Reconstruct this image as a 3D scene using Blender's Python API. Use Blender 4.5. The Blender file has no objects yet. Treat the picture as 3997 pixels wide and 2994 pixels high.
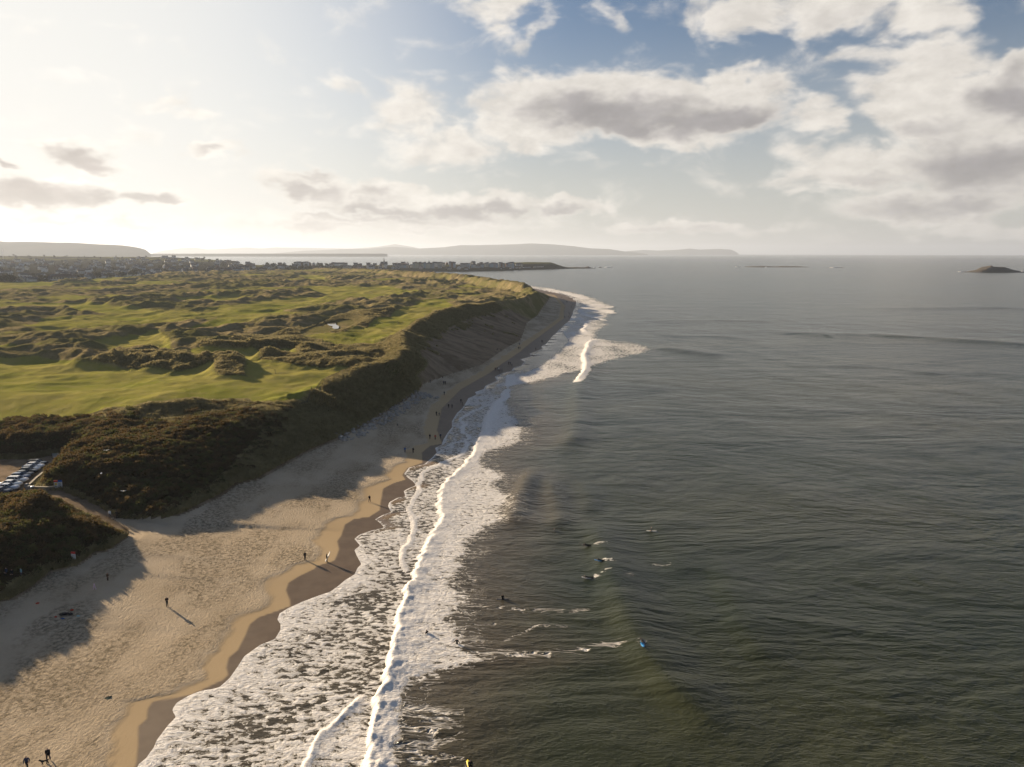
import bpy, bmesh, math, random
import numpy as np
from mathutils import Vector, Matrix

random.seed(7)
RNG = np.random.default_rng(11)
SC = bpy.context.scene
COL = SC.collection
R = math.radians

# ------------------------------------------------------------------ camera
CAM_H = 58.0                                   # drone height above the sea
F_PX, W_PX, CX, CY, V_HOR = 2800.0, 3997.0, 1998.5, 1497.0, 988.0
PITCH = math.atan((CY - V_HOR) / F_PX)
cam_d = bpy.data.cameras.new('camera')
cam = bpy.data.objects.new('camera', cam_d)
COL.objects.link(cam)
cam_d.sensor_width = 36.0
cam_d.lens = 36.0 * F_PX / W_PX
cam_d.clip_start = 1.0
cam_d.clip_end = 200000.0
cam.location = (0, 0, CAM_H)
cam.rotation_euler = (R(90) - PITCH, R(-0.08), 0)
SC.camera = cam

# ------------------------------------------------------------------ light and exposure
SUN_AZ, SUN_EL = R(-51.5), R(13.5)
sun_d = bpy.data.lights.new('sun', 'SUN')
sun_d.energy = 5.0
sun_d.angle = R(0.6)
sun_d.color = (1.0, 0.80, 0.56)
sun = bpy.data.objects.new('sun', sun_d)
COL.objects.link(sun)
SUN_DIR = Vector((math.sin(SUN_AZ) * math.cos(SUN_EL), math.cos(SUN_AZ) * math.cos(SUN_EL), math.sin(SUN_EL)))
sun.rotation_euler = SUN_DIR.to_track_quat('Z', 'Y').to_euler()
SC.view_settings.view_transform = 'Standard'
SC.view_settings.look = 'None'
SC.view_settings.gamma = 1.0
EXPO = 1.42                                   # the photograph is exposed for the land
SC.view_settings.exposure = EXPO
SK = 2.0 ** -EXPO
SC.render.engine = 'CYCLES'
SC.cycles.use_denoising = True
SC.cycles.max_bounces = 6
SC.cycles.diffuse_bounces = 1
SC.cycles.glossy_bounces = 2
SC.cycles.transmission_bounces = 2
SC.cycles.volume_bounces = 0
SC.cycles.sample_clamp_indirect = 4.0
SC.cycles.adaptive_threshold = 0.02


# ------------------------------------------------------------------ node helpers
class NT:
    def __init__(self, tree):
        self.t = tree
        self.n = tree.nodes
        self.l = tree.links

    def node(self, typ, **kw):
        nd = self.n.new(typ)
        for k, v in kw.items():
            setattr(nd, k, v)
        return nd

    def put(self, sock, v):
        if v is None:
            return
        if isinstance(v, bpy.types.NodeSocket):
            self.l.new(v, sock)
        else:
            try:
                sock.default_value = v
            except Exception:
                sock.default_value = (v, v, v)

    def m(self, op, a, b=None, c=None, clamp=False):
        nd = self.node('ShaderNodeMath', operation=op, use_clamp=clamp)
        for i, v in enumerate((a, b, c)):
            self.put(nd.inputs[i], v)
        return nd.outputs[0]

    def v(self, op, a, b=None, s=None):
        nd = self.node('ShaderNodeVectorMath', operation=op)
        self.put(nd.inputs[0], a)
        self.put(nd.inputs[1], b)
        if s is not None:
            self.put(nd.inputs[3], s)
        return nd.outputs[1] if op in ('DISTANCE', 'DOT_PRODUCT', 'LENGTH') else nd.outputs[0]

    def rng(self, x, a, b, c=0.0, d=1.0, smooth=True):
        nd = self.node('ShaderNodeMapRange', interpolation_type='SMOOTHSTEP' if smooth else 'LINEAR')
        for i, v in enumerate((x, a, b, c, d)):
            self.put(nd.inputs[i], v)
        return nd.outputs[0]

    def mix(self, f, a, b, blend='MIX'):
        nd = self.node('ShaderNodeMix', data_type='RGBA', blend_type=blend)
        self.put(nd.inputs['Factor'], f)
        for s, v in ((nd.inputs[6], a), (nd.inputs[7], b)):
            if isinstance(v, (tuple, list)) and len(v) == 3:
                v = (*v, 1.0)
            self.put(s, v)
        return nd.outputs[2]

    def noise(self, vec, scale, detail=4.0, rough=0.5, dist=0.0, lac=2.0, col=False):
        nd = self.node('ShaderNodeTexNoise')
        self.put(nd.inputs['Vector'], vec)
        self.put(nd.inputs['Scale'], scale)
        self.put(nd.inputs['Detail'], detail)
        self.put(nd.inputs['Roughness'], rough)
        self.put(nd.inputs['Lacunarity'], lac)
        self.put(nd.inputs['Distortion'], dist)
        return nd.outputs['Color'] if col else nd.outputs[0]

    def voro(self, vec, scale, feature='F1', rand=1.0):
        nd = self.node('ShaderNodeTexVoronoi', feature=feature)
        self.put(nd.inputs['Vector'], vec)
        self.put(nd.inputs['Scale'], scale)
        self.put(nd.inputs['Randomness'], rand)
        return nd.outputs['Distance']

    def attr(self, name):
        nd = self.node('ShaderNodeAttribute', attribute_name=name)
        return nd.outputs['Fac']

    def bump(self, h, strength, dist=1.0, normal=None):
        nd = self.node('ShaderNodeBump')
        self.put(nd.inputs['Height'], h)
        self.put(nd.inputs['Strength'], strength)
        self.put(nd.inputs['Distance'], dist)
        if normal is not None:
            self.put(nd.inputs['Normal'], normal)
        return nd.outputs[0]

    def pos(self, scale=None):
        nd = self.node('ShaderNodeNewGeometry')
        return nd.outputs['Position'] if scale is None else self.v('MULTIPLY', nd.outputs['Position'], scale)


def material(name):
    m = bpy.data.materials.new(name)
    m.use_nodes = True
    t = NT(m.node_tree)
    b = m.node_tree.nodes['Principled BSDF']
    b.inputs['Specular IOR Level'].default_value = 0.3
    return m, t, b


def plain(name, rgb, rough=0.8, metal=0.0, var=0.12, scale=3.0, spec=0.3):
    m, t, b = material(name)
    n = t.noise(t.pos(), scale, 4.0, 0.6)
    f = t.rng(n, 0.25, 0.75, 1.0 - var, 1.0 + var, False)
    c = t.v('SCALE', rgb, None, f)
    t.put(b.inputs['Base Color'], c)
    b.inputs['Roughness'].default_value = rough
    b.inputs['Metallic'].default_value = metal
    b.inputs['Specular IOR Level'].default_value = spec
    return m


# ------------------------------------------------------------------ sky
def sky_angles(u, v):
    """direction (azimuth, elevation in degrees) of a point of the sky surveyed in the photograph"""
    x, y = (u - CX) / F_PX, (CY - v) / F_PX
    d = Vector((x, math.cos(PITCH) + y * math.sin(PITCH), -math.sin(PITCH) + y * math.cos(PITCH))).normalized()
    return math.degrees(math.atan2(d.x, d.y)), math.degrees(math.asin(d.z))


# clouds seen: centre and half size (survey pixels) and density
CLOUDS = [
    (2120, 410, 330, 190, 1.15), (2420, 410, 470, 165, 1.3), (2800, 420, 350, 145, 1.25), (2060, 520, 270, 95, .95), (2640, 540, 330, 65, .9), (2780, 300, 140, 75, 1.0),
    (3150, 460, 170, 95, .85), (1960, 430, 220, 90, .8),
    (3540, 340, 280, 205, 1.15), (3720, 430, 350, 200, 1.15), (3930, 420, 280, 180, 1.15),
    (3380, 640, 430, 130, 1.1), (3850, 640, 440, 210, 1.2), (3650, 790, 480, 115, 1.05), (3970, 280, 180, 120, 1.05), (3900, 900, 500, 45, .85),
    (2950, 60, 240, 120, .85), (3250, 30, 330, 130, .95), (3550, 60, 270, 130, .9), (3400, 210, 220, 65, .55),
    (2750, 90, 90, 120, .55), (1900, 25, 210, 90, .8), (2100, 130, 90, 90, .45), (2420, 70, 60, 70, .45),
    (1600, 460, 210, 140, .8), (1740, 570, 300, 120, .75), (1350, 370, 100, 85, .55),
    (1180, 735, 220, 85, 1.0), (1500, 785, 420, 75, 1.1), (1900, 810, 460, 65, 1.1), (2200, 810, 260, 50, 1.0), (1550, 870, 750, 45, .9),
    (330, 600, 200, 80, 1.1), (140, 745, 360, 95, 1.2), (600, 760, 150, 52, 1.05), (20, 635, 90, 38, .95), (420, 750, 150, 52, 1.0), (860, 600, 170, 45, .85), (350, 860, 600, 40, .85),
    (1000, 890, 600, 32, .85), (2650, 890, 600, 34, .8), (3100, 720, 240, 50, .6), (700, 430, 240, 50, .6),
]
# their grey, shaded bodies
DARKS = [
    (2340, 430, 340, 75, 1.0), (2500, 490, 320, 60, .9), (2780, 455, 330, 75, .95), (2950, 455, 150, 50, .85), (2180, 410, 150, 50, .45),
    (3950, 400, 220, 90, .9), (3850, 640, 360, 110, .8), (3450, 690, 300, 40, .5), (3700, 800, 380, 60, .7), (3650, 500, 200, 50, .5), (3980, 290, 120, 80, .6),
    (1180, 760, 160, 40, .8), (1230, 700, 100, 30, .8), (1450, 835, 420, 36, .85), (1850, 835, 430, 34, .85), (1480, 770, 120, 30, .6), (2150, 830, 220, 26, .7), (1500, 890, 600, 20, .5),
    (340, 610, 150, 45, .9), (120, 760, 320, 60, 1.05), (600, 765, 100, 32, .95), (15, 640, 60, 22, .9), (420, 765, 120, 32, .85), (860, 605, 110, 22, .55), (350, 870, 450, 22, .5), (2650, 900, 450, 18, .4), (3300, 60, 180, 40, .3),
]
world = bpy.data.worlds.new('World')
SC.world = world
world.use_nodes = True
wt = NT(world.node_tree)
for nd in list(wt.n):
    wt.n.remove(nd)
tc = wt.node('ShaderNodeTexCoord').outputs['Generated']
dirv = wt.v('NORMALIZE', tc)
sep = wt.node('ShaderNodeSeparateXYZ')
wt.put(sep.inputs[0], dirv)
az = wt.m('MULTIPLY', wt.m('ARCTAN2', sep.outputs[0], sep.outputs[1]), 57.29578)
el = wt.m('MULTIPLY', wt.m('ARCSINE', sep.outputs[2]), 57.29578)
cmb = wt.node('ShaderNodeCombineXYZ')
wt.put(cmb.inputs[0], az)
wt.put(cmb.inputs[1], el)
flat = wt.v('MULTIPLY', dirv, (1.0, 1.0, 1.9))
warp1 = wt.v('SUBTRACT', wt.noise(flat, 9.0, 1.0, 0.55, col=True), (0.5, 0.5, 0.5))
warp2 = wt.v('SUBTRACT', wt.noise(flat, 34.0, 2.0, 0.6, col=True), (0.5, 0.5, 0.5))
ae = wt.v('ADD', cmb.outputs[0], wt.v('MULTIPLY', wt.v('SCALE', warp1, None, wt.rng(el, 1.0, 12.0, 0.5, 1.0)), (7.0, 3.4, 0.0)))
ae = wt.v('ADD', ae, wt.v('MULTIPLY', warp2, (2.4, 1.7, 0.0)))


def blobs(lst, r0, r1, k):
    acc = None
    for (cu, cv, ru, rv, amp) in lst:
        a0, e0 = sky_angles(cu, cv)
        a1, _ = sky_angles(cu + ru, cv)
        _, e1 = sky_angles(cu, cv - rv)
        ra, re = abs(a1 - a0), abs(e1 - e0)
        q = wt.v('MULTIPLY', ae, (1 / ra, 1 / re, 0.0))
        g = wt.rng(wt.v('DISTANCE', q, (a0 / ra, e0 / re, 0.0)), r0, r1, amp, 0.0)
        acc = g if acc is None else wt.m('SMOOTH_MAX', acc, g, k)
    return acc


dens = blobs(CLOUDS, 0.15, 1.35, 0.25)
dark = blobs(DARKS, 0.1, 1.7, 0.2)
# the same kind of broken cloud goes on all round the rest of the sky
big = wt.noise(flat, 3.2, 2.0, 0.55)
outside = wt.m('MAXIMUM', wt.rng(wt.m('ABSOLUTE', az), 38.0, 52.0), wt.rng(el, 21.0, 30.0))
dens = wt.m('MAXIMUM', dens, wt.m('MULTIPLY', outside, wt.rng(big, 0.6, 0.75, 0.0, 0.9)))
dark = wt.m('MAXIMUM', dark, wt.m('MULTIPLY', outside, wt.rng(big, 0.56, 0.75, 0.0, 0.8)))
fb = wt.noise(wt.v('ADD', flat, wt.v('SCALE', warp1, None, 0.08)), 17.0, 6.0, 0.55)
d1 = wt.m('ADD', dens, wt.m('MULTIPLY', wt.m('SUBTRACT', fb, 0.5), 1.35))
cover = wt.rng(d1, 0.18, 0.78)
dk1 = wt.m('ADD', dark, wt.m('MULTIPLY', wt.m('SUBTRACT', fb, 0.5), 1.0))
dk1 = wt.m('MULTIPLY', wt.rng(dk1, 0.0, 1.0), wt.rng(d1, 0.3, 0.95))
# angle from the sun: clouds near it are brighter and warmer
cs = wt.v('DOT_PRODUCT', dirv, tuple(SUN_DIR))
near = wt.rng(cs, 0.45, 1.0, 0.0, 1.0, False)
near2 = wt.m('POWER', near, 2.2)
lit = wt.mix(near2, (0.86, 0.805, 0.73), (1.08, 1.02, 0.93))
core = wt.mix(near2, (0.36, 0.335, 0.33), (0.52, 0.455, 0.41))
fbs = wt.noise(wt.v('ADD', flat, tuple(0.022 * c for c in (SUN_DIR.x, SUN_DIR.y * 0.4, 0.55))), 17.0, 4.0, 0.6)
relief = wt.rng(wt.m('SUBTRACT', fb, fbs), -0.16, 0.16, 0.84, 1.12, False)
cloud_col = wt.v('SCALE', wt.mix(dk1, lit, core), None, relief)
sky = wt.node('ShaderNodeTexSky', sky_type='NISHITA')
sky.sun_disc = False
sky.sun_elevation = SUN_EL
sky.sun_rotation = SUN_AZ
sky.altitude = 60
sky.air_density = 1.0
sky.dust_density = 1.0
sky.ozone_density = 2.0
SKY_STRENGTH = 0.05
# thin veil of high cloud on the sunny side and pale air near the horizon
veil = wt.m('MULTIPLY', wt.rng(el, -1.0, 18.0, 0.97, 0.0), wt.rng(az, -30.0, 60.0, 1.0, 0.85))
sky_rgb = wt.v('MINIMUM', wt.v('MULTIPLY', wt.v('SCALE', sky.outputs[0], None, SKY_STRENGTH), (0.57, 0.62, 0.70)), (1.0 * SK, 0.97 * SK, 0.92 * SK))
veil_col = wt.v('SCALE', wt.mix(near2, (0.62, 0.605, 0.56), (0.78, 0.72, 0.62)), None, SK)
sky_rgb = wt.mix(veil, sky_rgb, veil_col)
milk = wt.m('MULTIPLY', wt.rng(cs, 0.58, 0.96, 0.0, 0.93), wt.rng(el, 16.0, 36.0, 1.0, 0.0))
sky_rgb = wt.mix(milk, sky_rgb, (0.90 * SK, 0.885 * SK, 0.845 * SK))
fin = wt.mix(wt.m('MULTIPLY', cover, 0.94), sky_rgb, wt.v('SCALE', cloud_col, None, SK))
bg = wt.node('ShaderNodeBackground')
wt.put(bg.inputs[0], fin)
bg.inputs[1].default_value = 1.0
wo = wt.node('ShaderNodeOutputWorld')
wt.l.new(bg.outputs[0], wo.inputs[0])
world.cycles.sampling_method = 'NONE'


# ------------------------------------------------------------------ survey: ground point of a photograph point at height z
def G(u, v, z=0.0):
    x, y = (u - CX) / F_PX, (CY - v) / F_PX
    dy, dz = math.cos(PITCH) + y * math.sin(PITCH), -math.sin(PITCH) + y * math.cos(PITCH)
    t = (z - CAM_H) / dz
    return x * t, dy * t


def curve(pts, z=0.0):
    """surveyed line -> X as a function of Y (the coast runs away from the camera, so Y grows along it)"""
    q = np.array([G(u, v, z) for u, v in pts])
    o = np.argsort(q[:, 1])
    return q[o, 1], q[o, 0]


def ev(c, Y):
    return np.interp(Y, c[0], c[1])


def smooth_curve(c, k, y0=40, y1=3000, n=3000):
    yy = np.linspace(y0, y1, n)
    xx = np.interp(yy, c[0], c[1])
    w = max(3, int(k / ((y1 - y0) / n)) | 1)
    ker = np.hanning(w + 2)[1:-1]
    ker /= ker.sum()
    xp = np.pad(xx, w // 2, mode='edge')
    return yy, np.convolve(xp, ker, 'valid')


# ------------------------------------------------------------------ numpy noise
_P = RNG.permutation(4096).astype(np.int32)
_ANG = RNG.random(4096) * 2 * np.pi
_GX, _GY = np.cos(_ANG), np.sin(_ANG)


def pnoise(x, y):
    xi, yi = np.floor(x).astype(np.int64), np.floor(y).astype(np.int64)
    xf, yf = x - xi, y - yi
    u, v = xf * xf * xf * (xf * (xf * 6 - 15) + 10), yf * yf * yf * (yf * (yf * 6 - 15) + 10)

    def g(ix, iy, fx, fy):
        h = _P[(_P[ix & 4095] + iy) & 4095]
        return _GX[h] * fx + _GY[h] * fy
    a, b = g(xi, yi, xf, yf), g(xi + 1, yi, xf - 1, yf)
    c, d = g(xi, yi + 1, xf, yf - 1), g(xi + 1, yi + 1, xf - 1, yf - 1)
    return (a + u * (b - a)) * (1 - v) + (c + u * (d - c)) * v


def fbm(x, y, oct=4, gain=0.5, ridged=False):
    s, a, t = np.zeros_like(x), 1.0, 0.0
    for i in range(oct):
        n = pnoise(x * 2 ** i + 17.3 * i, y * 2 ** i - 9.1 * i)
        if ridged:
            n = 1 - 2.2 * np.abs(n)
        s += a * n
        t += a
        a *= gain
    return s / t


def sst(x, a, b):
    t = np.clip((x - a) / (b - a), 0, 1)
    return t * t * (3 - 2 * t)


def seg_dist(X, Y, pts):
    """distance to an open polyline and position along it (0..1)"""
    best, tt = np.full(X.shape, 1e9), np.zeros(X.shape)
    n = len(pts) - 1
    for i in range(n):
        (ax, ay), (bx, by) = pts[i][:2], pts[i + 1][:2]
        dx, dy = bx - ax, by - ay
        t = np.clip(((X - ax) * dx + (Y - ay) * dy) / (dx * dx + dy * dy + 1e-9), 0, 1)
        d = np.hypot(X - ax - t * dx, Y - ay - t * dy)
        m = d < best
        best = np.where(m, d, best)
        tt = np.where(m, (i + t) / n, tt)
    return best, tt


def inside(X, Y, poly):
    r = np.zeros(X.shape, bool)
    j = len(poly) - 1
    for i in range(len(poly)):
        xi, yi, xj, yj = poly[i][0], poly[i][1], poly[j][0], poly[j][1]
        c = ((yi > Y) != (yj > Y)) & (X < (xj - xi) * (Y - yi) / (yj - yi + 1e-12) + xi)
        r ^= c
        j = i
    return r


# ------------------------------------------------------------------ surveyed lines
EDGE_S = [(480, 3300), (500, 3120), (543, 2986), (572, 2962), (603, 2919), (615, 2890), (658, 2833), (690, 2800), (680, 2785), (675, 2772), (692, 2746),
          (740, 2717), (787, 2698), (855, 2686), (898, 2648), (931, 2602), (955, 2564), (1017, 2519), (1075, 2495), (1097, 2459),
          (1097, 2437), (1084, 2420), (1094, 2396), (1128, 2375), (1185, 2349), (1247, 2325), (1291, 2310), (1324, 2286), (1350, 2264),
          (1385, 2243), (1398, 2216), (1412, 2202), (1394, 2170), (1385, 2148), (1407, 2130), (1385, 2105), (1403, 2089), (1453, 2071),
          (1502, 2059), (1484, 2041), (1466, 2028), (1493, 2012), (1528, 1999), (1516, 1976), (1521, 1962), (1552, 1944), (1584, 1938),
          (1577, 1917), (1600, 1905), (1625, 1894), (1612, 1878), (1594, 1866), (1579, 1851), (1598, 1826), (1656, 1813), (1684, 1790), (1706, 1767),
          (1699, 1749), (1724, 1738), (1732, 1716), (1748, 1690), (1765, 1668), (1765, 1645), (1777, 1625), (1786, 1611), (1806, 1594),
          (1822, 1568), (1829, 1555), (1862, 1540), (1854, 1531), (1889, 1519), (1895, 1507), (1942, 1485), (1932, 1471), (1968, 1455),
          (1998, 1448), (2003, 1437), (2035, 1427), (2048, 1412), (2031, 1403), (2073, 1391), (2068, 1380), (2118, 1361), (2114, 1351),
          (2131, 1342), (2144, 1327), (2156, 1312), (2169, 1301), (2197, 1273), (2224, 1249), (2234, 1226), (2237, 1206), (2245, 1180),
          (2231, 1165), (2204, 1153), (2161, 1143), (2111, 1134), (2030, 1117)]
EDGE = curve(EDGE_S, 0.3)
far_edge = [(1400, -25), (1650, -120), (1900, -260), (2100, -380), (2240, -478), (2300, -700)]
EDGE = (np.append(EDGE[0], [a for a, b in far_edge]), np.append(EDGE[1], [b for a, b in far_edge]))
EDGE_SM = smooth_curve(EDGE, 22)
WET_S = [(470, 3300), (490, 3120), (536, 2970), (540, 2900), (545, 2833), (577, 2804), (579, 2765), (596, 2741), (692, 2720), (754, 2706), (874, 2650), (893, 2631),
         (886, 2602), (898, 2564), (931, 2535), (960, 2478), (979, 2435), (1008, 2411), (1099, 2377), (1135, 2363), (1133, 2339),
         (1118, 2305), (1128, 2277), (1171, 2250), (1228, 2222), (1240, 2210), (1308, 2188), (1326, 2143), (1317, 2112), (1335, 2089),
         (1349, 2048), (1385, 2026), (1444, 2016), (1484, 1989), (1489, 1949), (1498, 1908), (1539, 1885), (1585, 1870), (1572, 1853),
         (1590, 1826), (1650, 1804), (1647, 1767), (1679, 1740), (1728, 1729)]
WET = curve(WET_S, 0.5)
yy = np.array([230, 262, 300, 350, 420, 520, 640, 800, 1000, 2300])
WET = (np.append(WET[0], yy), np.append(WET[1], np.interp(yy, EDGE_SM[0], EDGE_SM[1]) - np.array([4, 7, 8, 7, 7, 8, 6, 10, 14, 14])))
FOOT = curve([(-330, 2420), (-150, 2400), (0, 2360), (75, 2338), (124, 2303), (211, 2231), (298, 2218), (373, 2166), (447, 2146), (497, 2099), (507, 2060),
              (430, 2030), (552, 2028), (679, 2021), (733, 2003), (860, 1944), (928, 1894), (1018, 1872), (1090, 1831),
              (1195, 1772), (1272, 1736), (1317, 1720), (1430, 1663), (1498, 1618), (1561, 1579), (1634, 1534), (1652, 1502),
              (1760, 1460), (1879, 1425), (1975, 1359), (2031, 1329), (2058, 1259), (2098, 1233), (2138, 1176), (2151, 1160)], 3.0)
FOOT = (np.append(FOOT[0], [1060, 1260, 1400, 1650, 1900, 2240]), np.append(FOOT[1], [30, -12, -52, -150, -290, -520]))
CREST_S = [(122, 1899, 8), (272, 1853, 8.2), (385, 1826, 9), (453, 1804, 9.5), (521, 1763, 10), (602, 1718, 10.4), (679, 1700, 10.7),
           (905, 1641, 11.2), (1068, 1556, 11.6), (1168, 1538, 12.4), (1217, 1525, 13.8), (1272, 1488, 14.5), (1330, 1466, 14.5),
           (1389, 1448, 14.5), (1421, 1436, 14.5), (1521, 1425, 14.3), (1579, 1380, 15), (1575, 1298, 17), (1602, 1280, 18),
           (1656, 1249, 19), (1706, 1226, 19.5), (1770, 1208, 20), (1837, 1194, 20), (1896, 1190, 18.5), (1980, 1180, 16.5),
           (2028, 1176, 15.5), (2098, 1150, 16)]
_c = np.array([(*G(u, v, z), z) for u, v, z in CREST_S])
_low = np.array([(-104, 60, 9.4), (-103, 98, 9.4), (-99, 110, 8.8), (-95, 120, 8.4), (-92, 127, 7.6), (-87, 133, 6.0), (-86, 138, 4.2), (-95, 142, 5.0)])
_far = np.array([(8, 880, 19), (-30, 1000, 19), (-70, 1130, 20), (-120, 1260, 20), (-230, 1420, 20), (-330, 1650, 18), (-470, 1900, 14), (-700, 2240, 10)])
_c = np.vstack([_low, _c, _far])
_c = _c[np.argsort(_c[:, 1])]
CREST = (_c[:, 1], _c[:, 0])
CREST_Z = (_c[:, 1], _c[:, 2])

S4 = 0.4527
def zp(ox, oy, pts, z=10.5):
    return [G(ox + x * S4, oy + y * S4, z) for x, y in pts]


FAIRWAYS = [
    zp(0, 900, [(-300, 640), (700, 640), (1300, 700), (1420, 740), (1180, 815), (1050, 765), (850, 720), (450, 690), (-300, 720)]),
    zp(0, 900, [(850, 985), (1350, 900), (1440, 1000), (1500, 1045), (2200, 1060), (2260, 1150), (1500, 1092), (1000, 1035)]),
    zp(0, 900, [(1350, 865), (1700, 840), (2050, 720), (2230, 690), (2230, 760), (2000, 830), (1700, 880)]),
    zp(0, 900, [(-200, 1000), (340, 1035), (120, 1058), (-200, 1065)]),
    zp(0, 900, [(-400, 1120), (600, 1130), (1000, 1190), (1450, 1240), (1760, 1200), (1850, 1285), (2209, 1290), (2420, 1330), (2400, 1430), (1900, 1480),
                (1500, 1500), (900, 1490), (500, 1560), (-400, 1580)], 11),
    zp(0, 900, [(300, 435), (850, 412), (1250, 390), (1330, 402), (900, 462), (620, 440)]),
    zp(0, 900, [(480, 475), (900, 455), (760, 490)]),
    zp(0, 900, [(-300, 460), (500, 440), (420, 500), (-300, 530)]),
    zp(0, 900, [(1350, 605), (2000, 580), (2240, 600), (1900, 625)]),
    zp(0, 900, [(380, 850), (480, 850), (480, 890), (840, 890), (830, 915), (300, 930)]),
    zp(1000, 900, [(850, 900), (1000, 790), (1250, 690), (1450, 592), (1600, 580), (1660, 640), (1560, 735), (1340, 825), (1100, 905), (850, 965)], 12),
    zp(1000, 900, [(-20, 625), (420, 582), (600, 600), (200, 655), (-20, 685)]),
    zp(1000, 900, [(380, 505), (1100, 490), (1420, 545), (1000, 605), (700, 575)]),
    zp(1000, 900, [(380, 392), (560, 402), (590, 452), (450, 432)]),
    zp(1000, 900, [(340, 970), (470, 972), (470, 992), (340, 992)], 11.5),
    zp(1000, 900, [(670, 992), (785, 992), (780, 1015), (670, 1018)], 11.5),
    zp(1000, 900, [(230, 1020), (300, 1020), (350, 1070), (260, 1075)], 11.5),
    zp(1000, 900, [(-40, 1110), (250, 1150), (900, 1183), (720, 1250), (590, 1300), (480, 1375), (370, 1405), (150, 1442), (-40, 1460)], 13),
    zp(1000, 900, [(0, 705), (200, 690), (260, 672), (180, 720), (0, 730)]),
]
CARPARK = [G(-260, 1800, 5), G(-260, 1960, 5), G(30, 1962, 5), G(110, 1922, 5), G(185, 1832, 5), G(250, 1790, 5), G(225, 1778, 5), G(120, 1795, 5)]
PATH = [(*G(20, 1945, 5), 5.0), (*G(120, 1925, 5), 5.0), (*G(215, 1932, 5), 4.9), (*G(300, 1965, 4.6), 4.6), (*G(380, 2008, 4), 4.0), (*G(450, 2040, 3.2), 3.2), (*G(520, 2075, 2.7), 2.6)]
POND = G(1305, 1268, 10.2)
TOWN_EDGE = ([-2000, 0, 280, 550, 900, 1200, 1400], [1120, 1140, 1180, 1480, 1690, 1930, 2300])   # column, distance where the links end


def beach_z(X, Y):
    xe, xf = ev(EDGE_SM, Y), ev(FOOT, Y)
    sea = 0.30 - 0.032 * (X - xe)
    t = np.clip((xe - X) / np.maximum(xe - xf, 8.0), 0, 2)
    land = 0.30 + 1.0 * t + 1.7 * np.clip(t, 0, 1.3) ** 2
    return np.where(X > xe, sea, land)


def fairway_mask(X, Y):
    m = np.zeros(X.shape)
    wx = X + 5 * pnoise(X / 30, Y / 30)
    wy = Y + (4 + Y * 0.02) * pnoise(X / 25 + 40, Y / 40)
    for p in FAIRWAYS:
        px = [q[0] for q in p]
        py = [q[1] for q in p]
        sel = (wx > min(px) - 12) & (wx < max(px) + 12) & (wy > min(py) - 25) & (wy < max(py) + 25)
        if sel.any():
            mm = np.zeros(X.shape)
            d, _ = seg_dist(wx[sel], wy[sel], p + p[:1])
            d = np.where(inside(wx[sel], wy[sel], p), d, -d)
            sf = 2.5 + 0.006 * Y[sel]
            mm[sel] = sst(d, -1.6 * sf, 0.8 * sf)
            m = np.maximum(m, mm)
    return m


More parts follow.
